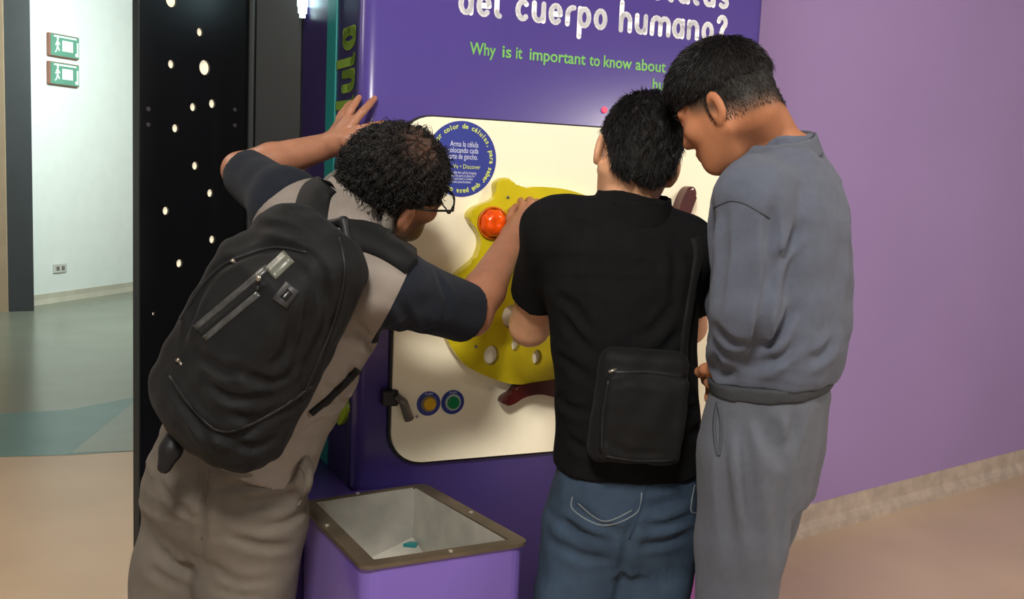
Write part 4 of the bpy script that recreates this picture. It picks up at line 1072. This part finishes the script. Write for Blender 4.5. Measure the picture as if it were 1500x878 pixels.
# ================= person in the middle: black T-shirt, shoulder bag ==============
def build_mid():
    base = V3(onz(915, 1240, 0)); base[2] = 0
    e = tag(empty('person', base), 'person in black T-shirt and blue jeans seen from behind, reaching to the board', 'person')
    Lsh, Rsh = PX(812, 340, 2.17), PX(1005, 366, 2.20)
    Lel, Lwr = PX(776, 478, 2.34), PX(806, 452, 2.50); Rel, Rwr = PX(1008, 478, 2.36), PX(955, 462, 2.52)
    r3 = nrm(Rsh - Lsh); rh = nrm([.96, .22, 0])
    rows = [(PX(918, 705, 2.17), rh, .160, .125), (PX(920, 640, 2.165), rh, .157, .122), (PX(917, 560, 2.16), rh, .155, .118), (PX(913, 480, 2.16), nrm(rh + r3), .157, .116), (PX(910, 400, 2.165), r3, .168, .112), (PX(914, 348, 2.18), r3, .160, .092), (PX(920, 325, 2.185), r3, .120, .078), (PX(925, 304, 2.19), r3, .080, .066)]
    T = secs(rows)
    s = Sdf(); s.loft(T, .03)
    s.chain([lerp(rows[5][0], Lsh, .55), Lsh, lerp(Lsh, Lel, .68)], [.060, .066, .06], .035, True); s.chain([lerp(rows[5][0], Rsh, .55), Rsh, lerp(Rsh, Rel, .68)], [.060, .066, .058], .035, True)
    for sh_ in (Lsh, Rsh): s.chain([lerp(PX(924, 322, 2.19), sh_, .25), lerp(PX(924, 330, 2.19), sh_, .92)], [.058, .060], .03)
    s.cut(PX(918, 686, 2.17), [0, 0, -1], rows[0][0], .3)
    s.crease_px(([(820, 460), (850, 500), (880, 520)], [(815, 430), (840, 450), (870, 490)], [(815, 520), (850, 545), (870, 560)], [(812, 580), (840, 600), (870, 605)], [(990, 440), (960, 480), (930, 495)], [(1000, 480), (970, 515), (940, 525)], [(860, 330), (850, 370), (830, 410)], [(985, 360), (990, 400), (985, 440)], [(830, 640), (850, 655), (870, 660)], [(1000, 610), (1020, 600)], [(1005, 640), (1025, 632)]), 2.05, .006, .0105)
    s.noise(.002, .08, seed=31); v, q = s.build(.0055); tee = mesh_vq('t_shirt', v, q, M_blacktee, e, base); tt = bvh(v, q)
    # jeans
    hipC = PX(916, 735, 2.17); Lh, Rh = hipC - rh * .082 - UP * .03, hipC + rh * .082 - UP * .03
    Lk, Rk = PX(826, 985, 2.10), PX(930, 985, 2.12); La, Ra = PX(800, 1235, 2.14), PX(922, 1235, 2.22); La[2] = Ra[2] = .10
    s = Sdf(); s.loft(secs([(hipC - UP * .10, rh, .160, .115), (hipC - UP * .01, rh, .170, .135), (PX(918, 690, 2.17), rh, .155, .119), (PX(918, 672, 2.17), rh, .148, .113)]), .03)
    s.ell(hipC - UP * .13, [rh, np.cross(UP, rh), UP], [.09, .085, .10], .05)
    s.chain([Lh - UP * .04, lerp(Lh, Lk, .5), Lk, lerp(Lk, La, .5), La], [.102, .088, .073, .066, .062], .02); s.chain([Rh - UP * .04, lerp(Rh, Rk, .5), Rk, lerp(Rk, Ra, .5), Ra], [.104, .086, .070, .063, .06], .03)
    s.cut(La - UP * .06, [0, 0, -1], La - UP * .06, .2); s.cut(Ra - UP * .06, [0, 0, -1], Ra - UP * .06, .2)
    s.crease_px(([(937, 745), (920, 790), (904, 878)], [(830, 735), (880, 770), (925, 785)], [(795, 745), (840, 775), (900, 795)], [(935, 770), (975, 770), (1015, 755)], [(930, 800), (970, 795), (1005, 785)], [(800, 790), (850, 815), (895, 820)], [(940, 745), (970, 740), (1010, 728)]), 2.05, .007, .0105)
    s.noise(.0018, .08, seed=33); v, q = s.build(.006); je = mesh_vq('jeans', v, q, M_denim, e, base); jt = bvh(v, q)
    M_st = mat('denim_stitch', (104, 112, 118), rough=.8); M_ds = mat('denim_dark', (34, 50, 70), rough=.85, bump=.3, bscale=400)
    for a in ([(838, 728), (840, 748), (884, 770), (932, 752), (940, 722)], [(846, 738), (884, 764), (926, 748)], [(1018, 710), (1012, 748), (1024, 752)]): seam_px('pocket_stitch', jt, a, 2.05, .0028, M_st, je, base, .001)
    seam_px('back_seam', jt, [(948, 700), (938, 745), (922, 790)], 2.05, .004, M_ds, je, base)
    # body
    er, el_ = PX(984, 252, 2.215), PX(880, 218, 2.20); r, f, u = ortho(er - el_, [-.12, .92, -.36]); o = (er + el_) / 2 + u * .012 + f * .012
    s = Sdf(); g = head(s, o, r, f, u, ear=.007); s.loft(T, .03, grow=-.014)
    s.cone(PX(922, 326, 2.215), g(0, -.022, -.05), .058, .054, .02)
    s.chain([lerp(rows[5][0], Lsh, .5), Lsh, Lel], [.06, .052, .047], .03); s.chain([Lel, lerp(Lel, Lwr, .35), Lwr], [.046, .044, .027], .01)
    s.chain([lerp(rows[5][0], Rsh, .5), Rsh, Rel], [.06, .052, .043], .03); s.chain([Rel, lerp(Rel, Rwr, .35), Rwr], [.042, .042, .027], .01)
    s.chain([Lh, Lk, La - UP * .04], [.085, .055, .04], .02); s.chain([Rh, Rk, Ra - UP * .04], [.085, .055, .04], .02)
    relaxed_hand(s, Lwr, [-.35, .75, .35], [0, .3, -1], eu, .55, .72); relaxed_hand(s, Rwr, [-.5, .8, .1], [0, .3, -1], -V3(eu), .5, .8)
    v, q = s.build(.0042); mesh_vq('body', v, q, M_skinM, e, base, tint=np.ones((len(v), 3)))
    s = Sdf(); s.ell(g(0, -.022, .038), [r, f, u], [.0825, .107, .097], .02); s.ell(g(0, -.068, -.03), [r, f, u], [.064, .038, .058], .03)
    s.cut(g(0, .06, .03), f * .85 - u * .55, g(0, .1, -.02), .15); s.cut(g(0, 0, -.082), -u, g(0, 0, -.11), .1)
    for sx in (-1, 1): s.ell(g(sx * .092, .008, -.022), [r, f, u], [.034, .042, .042], .006, 'sub')
    s.noise(.0022, .02, 9, 35); v, q = s.build(.0034); hair = mesh_vq('hair', v, q, M_hair, e, base, tint=np.ones((len(v), 3)))
    cw = g(-.02, -.03, .13)
    strands('hair_strands', v, q, np.minimum(np.linalg.norm(v - g(.085, 0, -.015), axis=1), np.linalg.norm(v - g(-.085, 0, -.015), axis=1)) > .048, M_strand, hair, base, 9000, .022, 0, .05, r=.0009, seg=4, seed=36, lift=.45, lay=lambda p, n: (p - cw))
    shoe('shoe', e, base, La, (-.2, .95), M_shoe, M_sole); shoe('shoe', e, base, Ra, (-.2, .95), M_shoe, M_sole)
    # neck rib
    s = Sdf(); a = PX(926, 301, 2.185); d_ = nrm(UP - V3((0, .12, 0))); s.cone(a - d_ * .03, a + d_ * .010, .092, .082, 0); s.cone(a - d_ * .06, a + d_ * .05, .083, .073, .002, 'sub'); s.cut(a + d_ * .02, d_, a + d_ * .1, .13)
    v, q = s.build(.004); mesh_vq('neck_rib', v, q, M_blacktee, tee, base)
    # shoulder bag
    bc = PX(938, 597, 2.015); rr = nrm([.98, .16, -.02]); s3 = nrm(UP + rr * .06); rr = nrm(rr - s3 * (rr @ s3)); ff = np.cross(s3, rr); bb_ = bc - s3 * .12
    bag = tag(empty('shoulder_bag', bb_), 'small black crossbody bag resting on the back of the black T-shirt', 'bag')
    B = lambda x, y, z: bc + rr * x + ff * y + s3 * z
    s = Sdf(); s.rbox(B(0, .01, 0), [rr, ff, s3], [.098, .030, .118], .028, .01, taper=.06, bulge=.008); s.rbox(B(.004, -.022, -.02), [rr, ff, s3], [.084, .014, .088], .013, .012, bulge=.006)
    for a in ([(-.08, -.06), (-.03, -.085), (.06, -.08)], [(-.085, .05), (-.03, .062), (.07, .055)], [(.085, .06), (.09, -.05)]): s.crease([B(x, -.035, z) for x, z in a], .004, .008)
    s.noise(.0012, .05, seed=41); v, q = s.build(.0045); mesh_vq('pouch', v, q, M_nylon, bag, bb_); bt_ = bvh(v, q); cm = Vector(ff)
    def rb_(name, pts, w, m, th=.002): return ribbon(name, bt_, [B(x, -.08, z) for x, z in pts], cm, w, th, m, bag, bb_, 4)
    rb_('zipper', [(-.075, .072), (0, .078), (.08, .074)], .007, M_nylon2); rb_('front_seam', [(-.07, -.095), (0, -.1), (.075, -.094)], .004, M_nylon2)
    rb_('front_seam', [(-.08, .055), (-.083, 0), (-.078, -.09)], .004, M_nylon2)
    (l, nn), = project(bt_, [B(-.078, -.08, .07)], cm); l = l - Vector(bb_) + nn * .003; bm = bmesh.new(); tube(bm, [l, l + Vector(rr) * .016 + Vector(s3) * .006], .0035, 8); tube(bm, [l + Vector(rr) * .003, l + Vector(rr) * .02 - Vector(s3) * .002], .0025, 6); from_bm('zip_pull', bm, M_metal, bag, True)
    vd = (P(960, 450, 2.05) - CAM).normalized()
    ribbon('strap', tt, [P(a, b, 2.05) for a, b in ((1003, 540), (1004, 500), (1012, 450), (1020, 405), (1024, 372), (1020, 345))], vd, .019, .003, M_nylon, bag, bb_, 5, .5)
    l = P(1000, 529, 2.03) - Vector(bb_); bm = bmesh.new(); bm_box(bm, l - Vector((.008, .004, .006)), l + Vector((.008, .004, .006)), .002); from_bm('buckle', bm, M_metal, bag)
build_mid()

# ================= person at the right: grey sweatshirt and joggers ==============
def build_right():
    base = V3(onz(1085, 1400, 0)); base = np.array([.43, 2.05, 0.])
    e = tag(empty('person', base), 'tall person in grey sweatshirt and joggers looking down, standing by the lilac wall', 'person')
    fh = nrm([-.86, .51, 0]); rh = np.array([fh[1], -fh[0], 0])
    Lsh, Rsh = PX(1104, 290, 1.90), PX(1112, 272, 2.22)
    Lel, Lwr = PX(1094, 452, 1.885), PX(1076, 536, 1.99); Rel, Rwr = PX(1075, 445, 2.20), PX(1076, 540, 2.10)
    r3 = nrm(rh * .97 + UP * .02)
    rows = [(PX(1131, 560, 2.04), rh, .155, .112), (PX(1136, 528, 2.04), rh, .168, .127), (PX(1144, 480, 2.04), rh, .172, .130), (PX(1145, 400, 2.045), rh, .175, .130), (PX(1142, 320, 2.05), r3, .185, .128), (PX(1140, 262, 2.055), r3, .170, .105), (PX(1138, 216, 2.055), r3, .085, .072)]
    T = secs(rows)
    s = Sdf(); s.loft(T, .03)
    s.chain([lerp(rows[5][0], Lsh, .55), Lsh, Lel, lerp(Lel, Lwr, .6), Lwr], [.068, .072, .062, .053, .042], .012, True)
    s.chain([lerp(rows[5][0], Rsh, .55), Rsh, Rel, lerp(Rel, Rwr, .6), Rwr], [.068, .07, .058, .05, .04], .015, True)
    s.cut(PX(1131, 553, 2.04), [0, 0, -1], rows[0][0], .25)
    s.crease_px(([(1130, 300), (1128, 360), (1128, 425)], [(1172, 330), (1150, 365), (1138, 400)], [(1165, 450), (1140, 480), (1118, 515)], [(1170, 500), (1140, 525), (1100, 540)], [(1120, 440), (1115, 480), (1108, 515)], [(1060, 300), (1058, 380), (1052, 450)], [(1045, 500), (1060, 515), (1075, 522)], [(1050, 480), (1075, 500), (1100, 500)], [(1185, 530), (1205, 520), (1222, 500)], [(1035, 530), (1050, 545), (1075, 548)]), 1.9, .011, .011)
    s.crease_px([[(1131, 315), (1134, 370), (1128, 425), (1115, 480), (1100, 530)]], 1.9, .016, .012, .1)
    s.noise(.0025, .09, seed=51); v, q = s.build(.0055); sw = mesh_vq('sweatshirt', v, q, M_grey, e, base); st = bvh(v, q)
    M_seam = mat('seam_grey', (66, 69, 76), rough=.9)
    seam_px('shoulder_seam', st, [(1043, 305), (1060, 297), (1072, 294), (1090, 298), (1112, 310), (1128, 320)], 1.85, .003, M_seam, sw, base)
    s = Sdf(); hr = secs([(PX(1131, 567, 2.04), rh, .157, .114), (PX(1131, 548, 2.04), rh, .162, .120)]); s.loft(hr, 0, cap=.002, sub=1); s.cut(PX(1131, 549, 2.04), [0, 0, 1], rows[0][0], .25); v, q = s.build(.005)
    mesh_vq('hem_band', v, q, mat('rib_dark', (52, 54, 58), rough=.9, bump=.4, bscale=250), sw, base)
    # joggers
    hipC = PX(1119, 625, 2.04); Lh, Rh = hipC - rh * .085, hipC + rh * .085
    Lk, Rk = np.array([.474, 1.955, .52]), np.array([.50, 2.13, .52]); La, Ra = np.array([.475, 1.96, .09]), np.array([.51, 2.15, .09])
    s = Sdf(); s.loft(secs([(hipC - UP * .12, rh, .150, .105), (hipC - UP * .03, rh, .160, .118), (PX(1128, 585, 2.04), rh, .154, .112), (PX(1130, 562, 2.04), rh, .148, .107)]), .03)
    s.ell(hipC - UP * .14, [rh, np.cross(UP, rh), UP], [.09, .085, .09], .05)
    s.chain([Lh - UP * .05, lerp(Lh, Lk, .45), Lk, lerp(Lk, La, .5), La], [.098, .086, .076, .068, .058], .02); s.chain([Rh - UP * .05, lerp(Rh, Rk, .45), Rk, lerp(Rk, Ra, .5), Ra], [.098, .088, .074, .066, .056], .02)
    s.cut(La - UP * .05, [0, 0, -1], La - UP * .05, .2); s.cut(Ra - UP * .05, [0, 0, -1], Ra - UP * .05, .2)
    s.crease_px(([(1110, 600), (1125, 650), (1150, 690)], [(1130, 610), (1140, 650), (1150, 675)], [(1150, 690), (1140, 760), (1138, 830)], [(1090, 620), (1095, 700), (1100, 780)], [(1060, 640), (1065, 740), (1075, 830)], [(1165, 600), (1160, 640), (1152, 665)]), 1.93, .009, .013)
    s.noise(.0022, .1, seed=53, squash=(1, 1, 2)); v, q = s.build(.006); jo = mesh_vq('joggers', v, q, M_greyp, e, base); jt = bvh(v, q)
    for a in ([(1052, 588), (1047, 620), (1049, 655), (1053, 668)], [(1052, 588), (1057, 620), (1056, 650), (1053, 668)]): seam_px('pocket_edge', jt, a, 1.9, .005, M_seam, jo, base, .003)
    seam_px('waist_seam', jt, [(1066, 573), (1110, 575), (1160, 571), (1195, 566)], 1.9, .004, M_seam, jo, base)
    # body
    ear = PX(1049, 157, 1.955); r, f, u = ortho([.60, .80, .04], [-.72, .52, -.52]); o = ear + r * .078 + u * .012 + f * .012
    s = Sdf(); g = head(s, o, r, f, u, nose=.4); s.loft(T, .03, grow=-.014); nb = PX(1137, 225, 2.085)
    s.cone(nb, g(0, -.042, -.03), .059, .058, .02)
    s.chain([lerp(rows[5][0], Lsh, .5), Lsh, Lel, Lwr], [.06, .052, .044, .027], .02); s.chain([lerp(rows[5][0], Rsh, .5), Rsh, Rel, Rwr], [.06, .052, .044, .027], .02)
    s.chain([Lh - UP * .03, Lk, La - UP * .03], [.070, .052, .04], .02); s.chain([Rh - UP * .03, Rk, Ra - UP * .03], [.070, .052, .04], .02)
    relaxed_hand(s, Lwr, [-.22, .6, -.6], [.1, .75, .6], [-.9, -.2, .1], .7, .78); relaxed_hand(s, Rwr, [-.05, -.35, -.85], [-.2, -.85, .3], [-.9, .2, .1], .6, .85)
    v, q = s.build(.0034); vb, qb = v, q
    zb = (v - o) @ u; yy = (v - o) @ f; xb = np.abs((v - o) @ r)
    low_ = -.062 + .55 * np.clip(yy + .055, 0, .2)          # hairline falls towards the nape
    w_ = np.clip((zb - low_) / .065, 0, 1); w_ = w_ * w_ * (3 - 2 * w_) * np.clip((.052 - yy) / .012, 0, 1) * (np.linalg.norm(v - o, axis=1) < .16) * np.clip((.081 - xb) / .003, 0, 1)
    mesh_vq('body', v, q, M_skinR, e, base, tint=np.exp(w_[:, None] * np.log(np.array([.028, .055, .09]))))
    # short faded hair: thick top, cropped sides
    s = Sdf(); s.ell(g(0, -.0125, .033), [r, f, u], [.0760, .0956, .086], .01)
    s.ell(g(0, .008, .064), [r, f, u], [.0755, .092, .069], .03)
    s.cut(g(0, .066, .036), f * .85 - u * .5, g(0, .1, -.04), .12); s.cut(g(0, -.06, .022), -u + f * .10, g(0, 0, -.06), .13)
    for sx in (-1, 1): s.ell(g(sx * .086, .014, -.026), [r, f, u], [.03, .036, .036], .006, 'sub')
    s.noise(.001, .015, 9, 55); v, q = s.build(.003)
    zz = (v - o) @ u
    fade = np.clip((.060 - zz) / .05, 0, 1) ** 1.5
    hair = mesh_vq('hair', v, q, M_hair, e, base, tint=1 + fade[:, None] * np.array([1.6, 1.0, .6])); cw = g(0, -.06, .12)
    strands('hair_strands', v, q, zz > .028, M_strand, hair, base, 8500, .017, 0, .02, r=.0009, seg=4, seed=56, lift=.5, lay=lambda p, n: (p - cw))
    zb = (vb - o) @ u; yb_ = (vb - o) @ f; xb = np.abs((vb - o) @ r)
    pk = (zb > -.045 + .25 * np.maximum(yb_ + .03, 0)) & (zb < .06) & (yb_ < .012) & (np.linalg.norm(vb - o, axis=1) < .15) & (xb < .0775)
    strands('cropped_hair', vb, qb, pk, M_strand, hair, base, 5000, .006, 0, 0, r=.0005, seg=2, seed=57, lift=.3, lay=-u)
    for sx in (-1, 1):
        bm = bmesh.new(); tube(bm, [Vector(g(sx * x, y, z) - base) for x, y, z in ((.012, .096, .024), (.03, .094, .029), (.05, .08, .025))], [.003, .004, .002], 6); from_bm('eyebrow', bm, M_strand, e, True)
    shoe('shoe', e, base, La, fh, M_shoe, M_sole); shoe('shoe', e, base, Ra, fh, M_shoe, M_sole)
    s = Sdf(); a = PX(1133, 208, 2.05); d_ = nrm(nrm(g(0, -.045, -.03) - nb) * .3 + UP * .8); s.cone(a - d_ * .025, a + d_ * .006, .094, .084, 0); s.cone(a - d_ * .06, a + d_ * .05, .084, .074, .002, 'sub'); s.cut(a + d_ * .010, d_, a + d_ * .1, .13); s.cut(a - d_ * .03, -d_, a - d_ * .1, .13)
    v, q = s.build(.004); mesh_vq('neck_rib', v, q, mat('rib_grey', (84, 88, 98), rough=.9, bump=.4, bscale=250), sw, base)
build_right()
